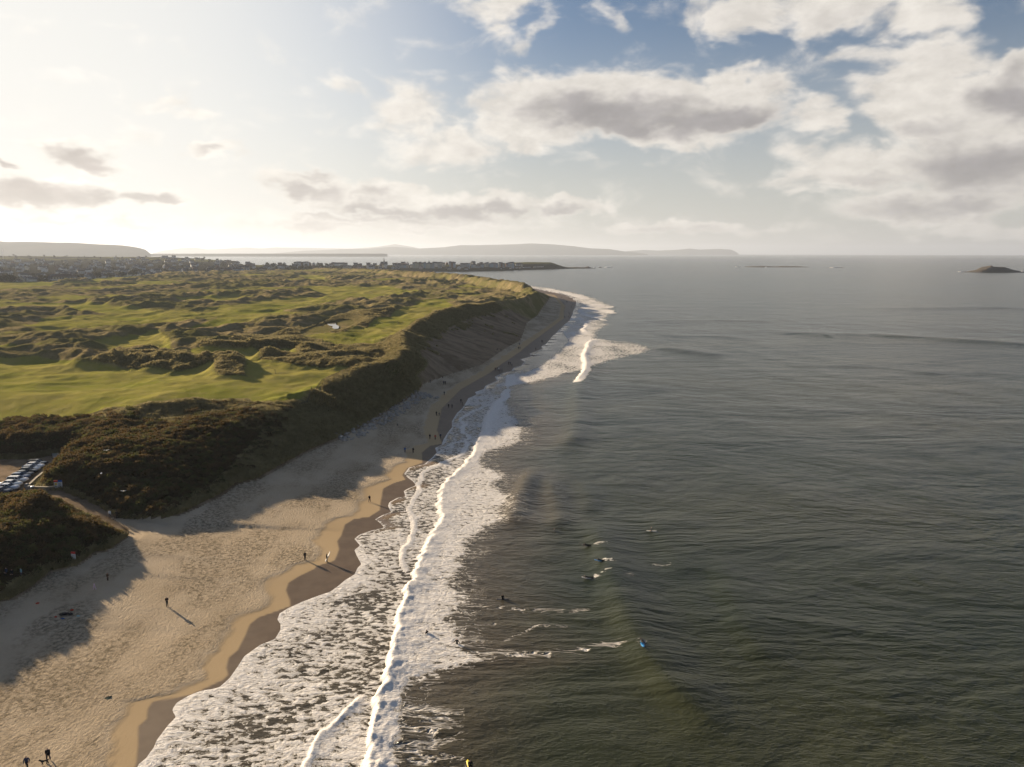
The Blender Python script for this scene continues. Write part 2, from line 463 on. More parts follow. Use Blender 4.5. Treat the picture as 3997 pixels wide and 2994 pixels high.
def terrain(X, Y):
    """height and cover masks of the coast: returns z, fairway, rough, sandy, scrub, inland"""
    xf, xc, zc = ev(FOOT, Y), ev(CREST, Y), ev(CREST_Z, Y)
    xc = np.minimum(xc, xf - 6)
    zb = beach_z(X, Y)
    face = np.clip((xf - X) / (xf - xc), 0, 1)                     # 0 at the dune foot, 1 on the crest
    back = np.maximum(xc - X, 0)
    n_big = fbm(X / 46 + 3, Y / 62, 4, 0.5)
    rid = fbm(X / 38 + 0.25 * n_big, Y / 40 + 9, 4, 0.46, ridged=True)
    n_mid = fbm(X / 9, Y / 9, 3, 0.55)
    n_fine = fbm(X / 2.2, Y / 2.2, 3, 0.6)
    fair = fairway_mask(X, Y)
    inl = sst(back, 4, 22)
    nearleft = sst(-X, 88, 104) * (1 - sst(Y, 200, 235))
    near_rough = 1 - sst(Y, 235, 300)
    hum = (np.maximum(rid - 0.2, -0.22) * 18.0 + n_big * 6.0 + n_mid * 2.0) * (0.8 + 0.25 * sst(Y, 400, 1200))
    modn = sst(fbm(X / 150 + 31, Y / 210 + 7, 3), -0.22, 0.22)
    hum = hum * (0.40 + 0.70 * modn)
    hum_f = n_big * 5.5 + 4.5 * np.maximum(rid - 0.32, 0) + 1.2 * fbm(X / 14 + 5, Y / 22, 2)
    rough = 1 - fair
    plain_z = 9.8 + 0.9 * sst(Y, 500, 1500)
    plain_z = plain_z - nearleft * (2.4 + 2.2 * (1 - sst(Y, 128, 165)))
    inland_z = plain_z + (fair * hum_f + (1 - fair) * hum) * 0.55 * (1 - 0.35 * near_rough)
    top = zc + n_mid * 1.2 + np.maximum(rid - 0.15, 0) * (3.0 * sst(Y, 230, 300) + 5.0 * sst(Y, 560, 800)) - 1.0 * sst(Y, 600, 800)
    bowl = sst(Y, 290, 350) * (1 - sst(Y, 600, 700))
    up = face ** (0.9 + 0.55 * bowl) * (1 - 0.14 * np.sin(face * np.pi * 2) * (1 - bowl))
    fz = zb * (1 - up) + top * up + n_mid * 1.0 * np.sin(np.pi * face) + n_fine * 0.25 * sst(face, 0.02, 0.2)
    z = np.where(X < xf, fz, zb)
    blend = sst(back + 4 * n_big, 0, 11)
    z = np.where(back > 0, top * (1 - blend) + inland_z * blend + n_fine * 0.22 * rough, z)
    # blow-out of bare sand on the face beyond the rocks
    blow = sst(Y, 268, 330) * (1 - sst(Y, 560, 640)) * (face > 0) * (1 - sst(face + 0.35 * n_mid + 0.25 * n_big, 0.6, 0.8)) * sst(n_big * 0.6 + n_mid * 0.55 + 0.25 * (1 - face), -0.16, 0.04)
    blow *= 1 - (1 - sst(Y, 300, 345)) * sst(face, 0.25, 0.5)
    # car park and the path down to the sand
    cp = inside(X, Y, CARPARK)
    d_cp, _ = seg_dist(X, Y, CARPARK + CARPARK[:1])
    d_cp = np.where(cp, 0, d_cp)
    z = z + (5.0 - z) * (1 - sst(d_cp, 0.3, 8)) * (Y < 230)
    near = (Y < 200) & (Y > 100)
    dp, tp = np.full(X.shape, 99.0), np.zeros(X.shape)
    if near.any():
        dp[near], tp[near] = seg_dist(X[near], Y[near], PATH)
    pz = np.interp(tp, np.linspace(0, 1, len(PATH)), [p[2] for p in PATH])
    k = 1 - sst(dp, 1.8, 6.5)
    z = z + (pz - z) * k * (Y < 200)
    sandy = np.maximum(blow, np.maximum(1 - sst(dp + n_fine, 1.6, 2.6), (d_cp < 0.3) * 1.0))
    scrub = sst(-X + 6 * n_big + 5 * n_mid, 60, 70) * (1 - sst(Y + 34 * n_big + 22 * n_mid, 180, 235)) * sst(face, 0.05, 0.15)
    scrub = np.maximum(scrub * (1 - fair), 0) * (d_cp > 2.5) * (dp > 2.8)
    # pond
    pd = np.hypot((X - POND[0]) / 11.0, (Y - POND[1] + 12) / 34.0) + 0.25 * n_big
    z = np.where(pd < 2.4, np.minimum(z, 9.3 + 4.0 * sst(pd, 0.95, 2.4)), z)
    fair = np.maximum(fair, 0.62 * (1 - sst(modn + 0.3 * n_mid, 0.02, 0.28)) * inl * (Y > 240))
    return z, fair, rough, sandy, scrub, face, back, n_big, cp


# ------------------------------------------------------------------ mesh helpers
def link_mesh(name, me, parent=None, mat=None):
    o = bpy.data.objects.new(name, me)
    COL.objects.link(o)
    if parent is not None:
        o.parent = parent
    if mat is not None and not me.materials:
        me.materials.append(mat)
    return o


def grid_mesh(name, V, rows, cols, keep, attrs=None, smooth=True):
    """rows x cols grid of vertices; keep = boolean per face"""
    idx = np.arange(rows * cols).reshape(rows, cols)
    q = np.stack([idx[:-1, :-1], idx[:-1, 1:], idx[1:, 1:], idx[1:, :-1]], -1).reshape(-1, 4)
    q = q[keep.reshape(-1)]
    used = np.unique(q)
    remap = np.full(rows * cols, -1, np.int64)
    remap[used] = np.arange(len(used))
    q = remap[q]
    P = V.reshape(-1, 3)[used]
    me = bpy.data.meshes.new(name)
    me.vertices.add(len(P))
    me.vertices.foreach_set('co', P.astype(np.float32).ravel())
    me.loops.add(len(q) * 4)
    me.loops.foreach_set('vertex_index', q.astype(np.int32).ravel())
    me.polygons.add(len(q))
    me.polygons.foreach_set('loop_start', np.arange(0, len(q) * 4, 4, dtype=np.int32))
    me.polygons.foreach_set('loop_total', np.full(len(q), 4, np.int32))
    me.update(calc_edges=True)
    if smooth:
        me.polygons.foreach_set('use_smooth', np.ones(len(q), bool))
    for k, a in (attrs or {}).items():
        at = me.attributes.new(k, 'FLOAT', 'POINT')
        at.data.foreach_set('value', a.reshape(-1)[used].astype(np.float32))
    me.validate()
    return me


def tag(o, label=None, cat=None, group=None, kind=None):
    for k, v in (('label', label), ('category', cat), ('group', group), ('kind', kind)):
        if v:
            o[k] = v
    return o


# ------------------------------------------------------------------ materials of the ground
def mat_beach():
    m, t, b = material('beach_sand')
    p = t.pos()
    wet, soft = t.attr('wet'), t.attr('trodden')
    n = t.noise(p, 0.05, 5.0, 0.6)
    dry = t.mix(t.rng(n, 0.3, 0.7), (0.40, 0.325, 0.23), (0.49, 0.405, 0.30))
    speck = t.noise(p, 1.6, 6.0, 0.75)
    weed = t.noise(t.v('MULTIPLY', p, (0.10, 0.05, 0.1)), 1.0, 4.0, 0.6)
    patch = t.m('MULTIPLY', t.rng(weed, 0.42, 0.58), t.rng(speck, 0.42, 0.6))
    dry = t.mix(t.m('MULTIPLY', t.m('MULTIPLY', patch, soft), 0.75), dry, (0.12, 0.10, 0.065))
    damp = (0.43, 0.315, 0.178)
    dry = t.mix(t.rng(soft, 0.0, 0.5, 0.75, 0.0), dry, damp)
    wetc = t.mix(t.rng(t.noise(p, 0.35, 4.0, 0.6), 0.35, 0.65), (0.10, 0.068, 0.045), (0.125, 0.088, 0.058))
    c = t.mix(wet, dry, wetc)
    t.put(b.inputs['Base Color'], c)
    t.put(b.inputs['Roughness'], t.m('MULTIPLY_ADD', wet, -0.4, 0.95))
    t.put(b.inputs['Specular IOR Level'], t.m('MULTIPLY', wet, 0.16))
    wv = t.v('MULTIPLY', p, (1.4, 1.05, 1.0))
    h1 = t.noise(wv, 1.9, 5.0, 0.68, 0.2)
    h2 = t.voro(t.v('ADD', p, t.v('SCALE', t.noise(p, 1.3, 2.0, col=True), None, 0.8)), 1.15)
    h = t.m('ADD', t.m('MULTIPLY', h1, t.m('MULTIPLY_ADD', weed, 0.85, 0.10)), t.m('MULTIPLY', t.rng(h2, 0.0, 0.4), 0.07))
    h = t.m('MULTIPLY', h, t.m('MULTIPLY_ADD', soft, 0.94, 0.06))
    h = t.m('MULTIPLY', h, t.m('MULTIPLY_ADD', wet, -0.95, 1.0))
    t.put(b.inputs['Normal'], t.bump(h, 1.0, 0.75))
    return m


def mat_dunes():
    m, t, b = material('dune_turf')
    p = t.pos()
    fair, sandy, scrub = t.attr('fairway'), t.attr('sandy'), t.attr('scrub')
    n1 = t.noise(p, 0.022, 5.0, 0.6)
    n2 = t.noise(p, 0.16, 5.0, 0.65)
    n3 = t.noise(p, 0.9, 5.0, 0.7)
    rough_c = t.mix(t.rng(n2, 0.3, 0.7), (0.155, 0.13, 0.062), (0.29, 0.23, 0.125))
    rough_c = t.mix(t.rng(n1, 0.40, 0.60, 0.0, 0.85), rough_c, (0.125, 0.122, 0.042))
    rough_c = t.mix(t.rng(n3, 0.5, 0.75, 0.0, 0.5), rough_c, (0.36, 0.29, 0.17))
    fair_c = t.mix(t.rng(n1, 0.35, 0.65), (0.175, 0.185, 0.036), (0.275, 0.245, 0.07))
    fair_c = t.mix(t.rng(n2, 0.45, 0.75, 0.0, 0.4), fair_c, (0.32, 0.265, 0.12))
    scrub_c = t.mix(t.rng(n2, 0.35, 0.65), (0.040, 0.030, 0.015), (0.075, 0.058, 0.028))
    c = t.mix(t.rng(t.m('ADD', fair, t.m('MULTIPLY', t.m('SUBTRACT', n3, 0.5), 0.5)), 0.35, 0.65), rough_c, fair_c)
    c = t.mix(t.rng(t.m('ADD', scrub, t.m('MULTIPLY', t.m('SUBTRACT', n2, 0.5), 0.8)), 0.3, 0.7), c, scrub_c)
    gull = t.noise(t.v('ADD', t.v('MULTIPLY', p, (0.03, 0.11, 0.03)), t.v('SCALE', t.noise(p, 0.05, 3.0, col=True), None, 3.0)), 1.0, 5.0, 0.65)
    sand_c = t.mix(t.rng(gull, 0.35, 0.68), (0.26, 0.20, 0.14), (0.14, 0.105, 0.068))
    c = t.mix(t.rng(t.m('ADD', sandy, t.m('MULTIPLY', t.m('SUBTRACT', n3, 0.5), 0.9)), 0.35, 0.65), c, sand_c)
    t.put(b.inputs['Base Color'], c)
    b.inputs['Roughness'].default_value = 1.0
    b.inputs['Specular IOR Level'].default_value = 0.0
    tuft = t.noise(t.v('MULTIPLY', p, (1.0, 1.0, 0.5)), 0.75, 6.0, 0.72, 0.4)
    k = t.m('MULTIPLY', t.m('MULTIPLY_ADD', fair, -0.82, 1.0), t.m('MULTIPLY_ADD', sandy, -0.75, 1.0))
    h = t.m('MULTIPLY', tuft, t.m('MULTIPLY', k, 1.5))
    t.put(b.inputs['Normal'], t.bump(h, 1.0, 1.0))
    return m


def mat_sea():
    m, t, b = material('sea_water')
    p = t.pos()
    foam, streak, shallow, film = t.attr('foam'), t.attr('streak'), t.attr('shallow'), t.attr('film')
    pv = t.v('MULTIPLY', p, (0.62, 1.05, 0.0))
    wrp = t.v('SCALE', t.v('SUBTRACT', t.noise(pv, 0.55, 3.0, 0.5, col=True), (0.5, 0.5, 0.5)), None, 1.4)
    pw = t.v('ADD', pv, wrp)
    n1 = t.noise(pw, 1.12, 6.0, 0.58)
    n2 = t.noise(pw, 2.6, 5.0, 0.62)
    nn = t.m('ADD', n1, t.m('MULTIPLY', t.m('SUBTRACT', n2, 0.5), 0.34))
    thr = t.m('MULTIPLY_ADD', foam, -0.62, 0.80)
    d = t.m('SUBTRACT', nn, thr)
    fm = t.m('MULTIPLY', t.rng(d, -0.01, 0.045), t.rng(foam, 0.02, 0.12))
    sv = t.v('MULTIPLY', t.v('ADD', p, t.v('SCALE', wrp, None, 0.6)), (0.28, 0.95, 0.0))
    s1 = t.m('ABSOLUTE', t.m('SUBTRACT', t.noise(sv, 0.62, 4.0, 0.6, 0.6), 0.5))
    st = t.m('MULTIPLY', t.rng(s1, t.m('MULTIPLY', streak, 0.075), 0.0), t.rng(streak, 0.03, 0.3))
    fm = t.m('MAXIMUM', fm, st)
    deep = t.mix(t.rng(t.noise(t.v('MULTIPLY', p, (0.006, 0.018, 0.0)), 1.0, 3.0), 0.35, 0.65), (0.017, 0.023, 0.009), (0.034, 0.037, 0.015))
    shal = t.mix(t.rng(n1, 0.35, 0.6), (0.075, 0.058, 0.036), (0.095, 0.074, 0.048))
    wc = t.mix(shallow, deep, shal)
    wc = t.mix(film, wc, (0.15, 0.11, 0.08))
    fc = t.mix(t.rng(n2, 0.3, 0.7), (0.58, 0.55, 0.52), (0.80, 0.78, 0.75))
    c = t.mix(fm, wc, fc)
    t.put(b.inputs['Base Color'], c)
    t.put(b.inputs['Roughness'], t.m('MULTIPLY_ADD', fm, 0.55, 0.22))
    b.inputs['IOR'].default_value = 1.33
    t.put(b.inputs['Specular IOR Level'], t.m('MULTIPLY_ADD', fm, -0.35, 0.5))
    # ripples: wind chop at several sizes, longer along the crests
    r1 = t.noise(t.v('MULTIPLY', p, (0.36, 0.80, 0.0)), 1.0, 5.0, 0.64, 0.5)
    r2 = t.noise(t.v('MULTIPLY', p, (0.075, 0.15, 0.0)), 1.0, 5.0, 0.62, 0.5)
    r3 = t.noise(t.v('MULTIPLY', p, (1.2, 2.4, 0.0)), 1.0, 3.0, 0.6, 0.3)
    hw = t.m('ADD', t.m('MULTIPLY', r1, 0.15), t.m('ADD', t.m('MULTIPLY', r2, 0.52), t.m('MULTIPLY', r3, 0.12)))
    r4 = t.noise(t.v('MULTIPLY', p, (0.013, 0.026, 0.0)), 1.0, 5.0, 0.66, 0.5)
    hw = t.m('ADD', hw, t.m('MULTIPLY', r4, 2.6))
    hw = t.m('MULTIPLY', hw, t.m('MULTIPLY_ADD', film, -0.9, 1.0))
    hf = t.m('MULTIPLY', t.m('ADD', t.m('MULTIPLY', n2, 0.16), t.m('MULTIPLY', t.rng(d, -0.02, 0.2), 0.16)), fm)
    h = t.m('ADD', t.m('MULTIPLY', hw, t.m('MULTIPLY_ADD', fm, -0.75, 1.0)), hf)
    t.put(b.inputs['Normal'], t.bump(h, 1.0, 1.0))
    return m


# ------------------------------------------------------------------ beach and dunes
def fan(r0, r1, rows, a0, a1, cols):
    rr = r0 * (r1 / r0) ** (np.arange(rows) / (rows - 1))
    aa = np.radians(np.linspace(a0, a1, cols))
    X = rr[:, None] * np.sin(aa)[None, :]
    Y = rr[:, None] * np.cos(aa)[None, :]
    return X, Y


X, Y = fan(34, 2450, 1040, -56, 9, 690)
Z, FAIR, ROUGH, SANDY, SCRUB, FACE, BACK, NBIG, CPK = terrain(X, Y)
xe = ev(EDGE, Y)
wl = X - ev(WET, Y)
wob = 0.5 * pnoise(X / 3, Y / 3)
WETM = sst(wl + 0.25 * wob, -0.25, 0.25)
smooth_w = 2.2 + 1.6 * pnoise(Y / 9, Y * 0 + 3) + 1.2 * sst(Y, 100, 140)
TROD = sst(-(wl) + 1.6 * fbm(X / 3.5, Y / 3.5, 3), smooth_w, smooth_w + 3.0)
vface = lambda A: 0.25 * (A[:-1, :-1] + A[1:, :-1] + A[:-1, 1:] + A[1:, 1:])
rad = np.hypot(X, Y)
col_u = CX + F_PX * X / Y
r_end = np.interp(col_u, TOWN_EDGE[0], TOWN_EDGE[1])
fz, fr = vface(Z), vface(Y - r_end)
ok = (fz > -1.0) & (fr < 40)
is_beach = vface(X - ev(FOOT, Y)) > 0
V = np.stack([X, Y, Z], -1)
me = grid_mesh('beach', V, *X.shape, ok & is_beach, dict(wet=WETM, trodden=TROD))
beach = link_mesh('beach', me, mat=mat_beach())
tag(beach, 'pale sandy beach between the dunes and the surf', None, None, 'structure')
me = grid_mesh('dune_terrain', V, *X.shape, ok & ~is_beach, dict(fairway=FAIR, sandy=np.maximum(SANDY, 1 - sst(FACE, 0.015, 0.05)), scrub=SCRUB))
dunes = link_mesh('dune_terrain', me, mat=mat_dunes())
tag(dunes, 'grassy dunes and golf links above the beach', None, None, 'structure')


def ground(x, y):
    a = terrain(np.array([float(x)]), np.array([float(y)]))
    return float(a[0][0])


# ------------------------------------------------------------------ sea
BORES = [  # surveyed line, height, front width, tail width
    ([(1440, 3200), (1448, 3080), (1453, 2982), (1457, 2946), (1466, 2883), (1480, 2774), (1493, 2715), (1516, 2661), (1534, 2593), (1550, 2521), (1561, 2435),
      (1579, 2371), (1593, 2312), (1620, 2263), (1643, 2202), (1679, 2121), (1715, 2053), (1729, 2021), (1720, 1976), (1729, 1917),
      (1751, 1876), (1797, 1840), (1851, 1777), (1865, 1727), (1892, 1681), (1899, 1636), (1913, 1612), (1932, 1577), (1968, 1551), (1966, 1534), (1978, 1522)],
     1.1, 1.0, 4.5),
    ([(1579, 2229), (1566, 2188), (1570, 2152), (1593, 2125), (1611, 2080), (1616, 2039), (1593, 1998), (1607, 1962), (1634, 1917),
      (1629, 1899), (1652, 1844), (1724, 1808), (1801, 1777), (1822, 1736), (1818, 1725)], 0.35, 0.35, 1.6),
    ([(1750, 1741), (1780, 1729), (1813, 1722), (1837, 1712), (1828, 1703), (1805, 1693), (1802, 1682), (1813, 1659), (1793, 1642),
      (1803, 1632), (1856, 1602), (1898, 1585), (1929, 1578)], 0.22, 0.3, 1.2),
    ([(1180, 3060), (1199, 2987), (1226, 2928), (1263, 2865), (1317, 2815), (1376, 2761), (1412, 2724)], 0.5, 0.45, 1.2),
    ([(2249, 1493), (2281, 1452), (2287, 1421), (2278, 1393), (2294, 1353), (2297, 1339), (2317, 1328)], 1.5, 1.6, 5.0),
    ([(2263, 1208), (2276, 1226), (2317, 1240), (2362, 1251)], 0.9, 1.5, 4.0),
    ([(2303, 1251), (2283, 1262), (2287, 1276), (2272, 1287), (2290, 1296)], 0.9, 1.5, 4.0),
    ([(2373, 1196), (2390, 1199)], 1.2, 2.5, 6.0), ([(2376, 1212), (2392, 1222)], 1.2, 2.5, 6.0),
    ([(2267, 1196), (2294, 1201)], 0.7, 2.0, 5.0), ([(2253, 1237), (2272, 1247)], 0.6, 1.2, 4.0), ([(2217, 1303), (2240, 1296), (2240, 1310)], 0.3, 0.8, 2.0),
    ([(2120, 1127), (2200, 1143), (2280, 1162)], 0.6, 2.5, 8.0),
]
SWELLS = [  # line, height, half width (front, back)
    ([(2290, 1990), (2330, 2060), (2352, 2120), (2385, 2220), (2425, 2340), (2482, 2460), (2530, 2560), (2620, 2680), (2760, 2800), (2920, 2950)], 1.05, 3.0, 5.0),
    ([(2090, 1820), (2062, 1880), (2030, 1940), (2010, 2000), (2005, 2060)], 1.0, 2.2, 3.5),
    ([(2150, 1850), (2165, 1930), (2185, 2010), (2190, 2080)], 0.5, 2.2, 3.2),
    ([(2285, 1870), (2300, 1950), (2310, 2010)], 0.42, 2.2, 3.2),
    ([(2330, 1400), (2270, 1500), (2255, 1560), (2262, 1640), (2230, 1720), (2180, 1780)], 1.0, 3.6, 5.0),
    ([(2560, 1352), (2680, 1372), (2850, 1392)], 0.9, 7.0, 12.0), ([(2900, 1292), (3200, 1305), (3380, 1305), (3700, 1324), (3990, 1342), (4300, 1360)], 1.25, 9.0, 16.0),
    ([(2420, 1255), (2800, 1248), (3100, 1256)], 0.45, 8.0, 14.0), ([(3300, 1205), (3800, 1198), (4200, 1210)], 1.2, 12.0, 20.0),
    ([(2500, 1305), (2800, 1312), (3000, 1330)], 0.4, 7.0, 12.0), ([(3000, 1420), (3400, 1430), (3800, 1470)], 0.3, 6.0, 11.0),
    ([(2800, 2150), (2850, 2300), (2930, 2480), (3060, 2650)], 0.5, 3.0, 5.0), ([(2560, 2000), (2620, 2120), (2700, 2280)], 0.3, 3.0, 5.0),
]
OUT_S = [(1500, 3200), (1505, 3080), (1512, 2987), (1525, 2919), (1584, 2828), (1590, 2729), (1647, 2684), (1690, 2650), (1740, 2618), (1828, 2600),
         (1901, 2580), (1860, 2530), (1837, 2494), (1815, 2457), (1788, 2439), (1828, 2367), (1856, 2349), (1828, 2317), (1815, 2285), (1828, 2254),
         (1833, 2211), (1818, 2188), (1869, 2157), (1860, 2121), (1912, 2053), (1984, 2032), (2005, 1948), (1984, 1918), (1963, 1889), (1993, 1859),
         (1950, 1834), (1891, 1804), (1959, 1753), (2039, 1732), (2060, 1690), (2056, 1648), (2027, 1618), (2010, 1584), (1990, 1560), (1985, 1530), (2020, 1508),
         (2149, 1479), (2226, 1457), (2290, 1446), (2345, 1425), (2385, 1412), (2430, 1398), (2543, 1375), (2557, 1353), (2475, 1333), (2340, 1322),
         (2340, 1300), (2353, 1289), (2389, 1267), (2362, 1249), (2394, 1226), (2398, 1194), (2340, 1167), (2290, 1151), (2226, 1138), (2158, 1124), (2045, 1112)]
OUT = curve(OUT_S)
OUT = (np.append(OUT[0], [1700, 2000, 2240, 2300]), np.append(OUT[1], [-120, -310, -470, -700]))
FOAMIN = curve([(1967, 1513), (1980, 1492), (2014, 1475), (2056, 1454), (2110, 1425), (2150, 1395), (2190, 1360), (2215, 1330), (2200, 1310)])


def wave_lines(X, Y, lines, Yr):
    """for each line: signed distance (positive seaward) and end fade, evaluated only near it"""
    for L in lines:
        pts = [G(u, v) for u, v in L[0]]
        d, t = seg_dist(X, Y, pts)
        # side of the line: compare with the nearest direction (lines run away from the viewer, sea on the right)
        sgn = np.zeros(X.shape)
        best = np.full(X.shape, 1e9)
        for i in range(len(pts) - 1):
            (ax, ay), (bx, by) = pts[i], pts[i + 1]
            if by < ay:
                ax, ay, bx, by = bx, by, ax, ay
            dx, dy = bx - ax, by - ay
            tt = np.clip(((X - ax) * dx + (Y - ay) * dy) / (dx * dx + dy * dy), 0, 1)
            dd = np.hypot(X - ax - tt * dx, Y - ay - tt * dy)
            cr = (X - ax) * dy - (Y - ay) * dx
            m = dd < best
            best = np.where(m, dd, best)
            sgn = np.where(m, np.sign(cr), sgn)
        yield L, d * sgn, t


def sea_surface(X, Y):
    n = X.shape
    xe, xo = ev(EDGE, Y), ev(OUT, Y)
    xs = ev(EDGE_SM, Y)
    w = X - xe
    jag = fbm(X / 4 + 7, Y / 2.0, 4, 0.6) * (1.6 + 0.012 * Y) + 2.2 * fbm(X / 14, Y / 9, 2)
    n1 = fbm(X / 13, Y / 9, 3)
    chop = 0.07 * fbm(X / 5.5, Y / 2.6, 3) + 0.16 * fbm(X / 24, Y / 13, 2)
    swell = 0.10 * np.sin((X * 0.9 + Y * 0.18 + 14 * pnoise(X / 90, Y / 120)) / 4.4) * sst(w, 12, 60)
    sea_z = (chop + swell) * sst(w, 4, 30) * (1 - 0.6 * sst(Y, 900, 2500))
    foam = np.zeros(n)
    streak = np.zeros(n)
    rel = w / np.maximum(xo - xe, 3)
    inz = (w > -1) & (X < xo + jag)
    xm = ev(curve(BORES[0][0]), Y)
    near = 1 - sst(Y, 330, 380)
    lace = 0.60 + 0.32 * np.exp(-np.maximum(w, 0) / 1.6) + 0.42 * n1 + 0.16 * fbm(X / 3.2 + 2, Y / 3.2, 2) - 0.05 * sst(w, 4, 10)
    streaky = 0.55 + 0.3 * n1
    mid = sst(Y, 125, 165) * (1 - sst(Y, 250, 300))
    inner = lace * (1 - mid) + streaky * mid
    behind = 0.68 - 0.06 * sst(X - xm, 6, 26) + 0.25 * n1 + 0.3 * np.exp(-np.maximum(X - xm, 0) / 3.0)
    fz_near = np.where(X < xm, inner, behind)
    fi = ev(FOAMIN, Y)
    fz_far = 0.64 + 0.5 * fbm(X / 20, Y / 30, 3) - 0.13 * sst(X - ev(curve(BORES[4][0]), Y), 6, 20) * (Y < 620) - 0.8 * (1 - sst(X - fi, -1.0, 1.5)) * (Y > 305) * (Y < 520)
    base = fz_near * near + fz_far * (1 - near)
    edge_fade = sst(xo + jag - X, 0, 2.5 + 0.01 * Y)
    foam = np.where(inz, np.clip(base, 0, 1) * (0.45 + 0.55 * edge_fade), 0)
    # lobes of thin water on the sand, before the foam begins
    film = (1 - sst(w, 0.5, 3.5 + 0.008 * Y)) * sst(Y, 125, 160) * sst(pnoise(Y / 11, X / 30) + 0.12, -0.1, 0.25)
    foam = foam * (1 - 0.85 * film * (w > 0.35))
    rim = np.exp(-((w - 0.12) / (0.10 + 0.0016 * Y)) ** 2)
    foam = np.maximum(foam, 0.95 * rim * (1 - 0.5 * sst(Y, 300, 500)))
    # streaks of old foam seaward of the breakers
    streak = np.maximum(streak, (X > xo - 4) * (X < xo + 7 + 0.012 * Y) * (Y < 330) * 0.4 * sst(xo + 6 - X, 0, 8))
    streak = np.maximum(streak, ((Y < 84) & (X > xm) & (X < xm + 11)) * 1.0 * sst(xm + 12 - X, 0, 5))
    for pts, wd, k in (([(1830, 2367), (1950, 2372), (2060, 2385), (2160, 2380), (2290, 2385)], 0.55, .95),
                       ([(1880, 2545), (2060, 2555), (2150, 2550), (2270, 2540), (2330, 2520), (2420, 2515)], 0.8, 1.0),
                       ([(1960, 2510), (2100, 2440), (2210, 2445)], .3, .6), ([(1820, 2440), (1890, 2445), (1990, 2425)], 0.4, .9),
                       ([(2325, 2136), (2360, 2135)], 1.0, 2.2), ([(2365, 2202), (2395, 2205)], 1.0, 2.2), ([(2325, 2256), (2380, 2240)], 1.0, 2.2),
                       ([(2560, 2205), (2610, 2200)], .5, .7), ([(2420, 2240), (2470, 2260)], .5, .8), ([(2500, 2525), (2520, 2528)], .4, 1.2)):
        P = [G(u, v) for u, v in pts]
        cx, cy = np.mean([q[0] for q in P]), np.mean([q[1] for q in P])
        sel = (np.abs(X - cx) < 30) & (np.abs(Y - cy) < 12)
        if sel.any():
            d, _ = seg_dist(X[sel], Y[sel], P)
            if k > 2:
                foam[sel] = np.maximum(foam[sel], 0.66 * np.exp(-(d / wd) ** 2) * (0.8 + 0.8 * fbm(X[sel] / 0.7, Y[sel] / 0.7, 2)))
            else:
                streak[sel] = np.maximum(streak[sel], k * np.exp(-(d / wd) ** 2))
    turb = fbm(X / 0.8, Y / 0.8, 3, 0.6)
    sea_z = sea_z + foam * 0.10 * fbm(X / 1.6, Y / 1.6, 2) * sst(w, 1, 4) * (Y < 500)
    flat = [L for L in BORES]
    for L, d, t in wave_lines(X, Y, SWELLS, None):
        k = sst(t, 0, 0.22) * (1 - sst(t, 0.78, 1))
        prof = np.where(d < 0, np.exp(-(d / L[2]) ** 2), np.exp(-(d / L[3]) ** 2))
        sea_z = sea_z + L[1] * k * prof * sst(w, 2, 8)
    for L, d, t in wave_lines(X, Y, BORES, None):
        k = (0.35 + 0.65 * sst(t, 0, 0.06) * (1 - sst(t, 0.92, 1)))
        amp = L[1] * k
        if L is BORES[0]:
            amp = amp * (1.25 - 0.5 * sst(Y, 80, 150))
        amp = amp * (0.78 + 0.55 * fbm(Y / 5.0, X / 9.0 + 3, 3))
        d = d + 0.22 * turb * (0.5 + L[1]) + 1.1 * fbm(X / 3.5 + 11, Y / 3.5, 3) * (0.4 + L[1])
        fr, tl = L[2] * 0.55, L[3]
        prof = np.where(d < 0, 1 - sst(-d, 0, L[2]), np.exp(-d / tl)) * (d > -L[2])
        sea_z = np.maximum(sea_z, sea_z * 0.4 + amp * prof * (0.9 + 0.28 * turb))
        band = np.where(d < 0, 1 - sst(-d, L[2] * 0.8, L[2] * 1.15), 1 - sst(d, L[3] * 0.25, L[3] * 0.9))
        foam = np.maximum(foam, band * (0.75 + 0.5 * k))
    # the swash climbs the sand: a thin sheet that ends along the surveyed edge
    sand = beach_z(X, Y)
    sheet = sand + np.clip(0.05 * w, -0.4, 0.05)
    z = np.maximum(sea_z, sheet)
    shallow = (1 - sst(w, 4, 34)) * 0.95
    shallow = np.maximum(shallow, 0.75 * (1 - sst(X - xo, 0, 22)) * near)
    return z, np.clip(foam, 0, 1), np.clip(streak, 0, 1), shallow, np.clip(film, 0, 1), w


SEA = mat_sea()
X, Y = fan(32, 700, 800, -50, 50, 700)
z, foam, streak, shallow, film, w = sea_surface(X, Y)
keep = vface(w) > -1.2
V = np.stack([X, Y, z], -1)
me = grid_mesh('sea', V, *X.shape, keep, dict(foam=foam, streak=streak, shallow=shallow, film=film))
sea = link_mesh('sea', me, mat=SEA)
tag(sea, 'grey green sea with surf breaking along the beach', None, None, 'structure')
# open sea beyond, out to the horizon (same sheet continued)
X2, Y2 = fan(700, 46000, 230, -50, 50, 360)
X2[0], Y2[0] = 0.999 * X2[0], 0.999 * Y2[0]
z, foam, streak, shallow, film, w = sea_surface(X2, Y2)
z = z - 0.02
far = np.hypot(X2, Y2) > 2300
foam = np.where(far, 0, foam)
z = np.where(far, -0.02, z)
keep = (vface(w) > -20) | (vface(np.hypot(X2, Y2)) > 2100)
me = grid_mesh('open_sea', np.stack([X2, Y2, z], -1), *X2.shape, keep, dict(foam=foam, streak=streak * 0, shallow=shallow * (~far), film=film * 0))
osea = link_mesh('open_sea', me, mat=SEA)
tag(osea, 'open grey sea reaching out to the horizon', None, None, 'structure')


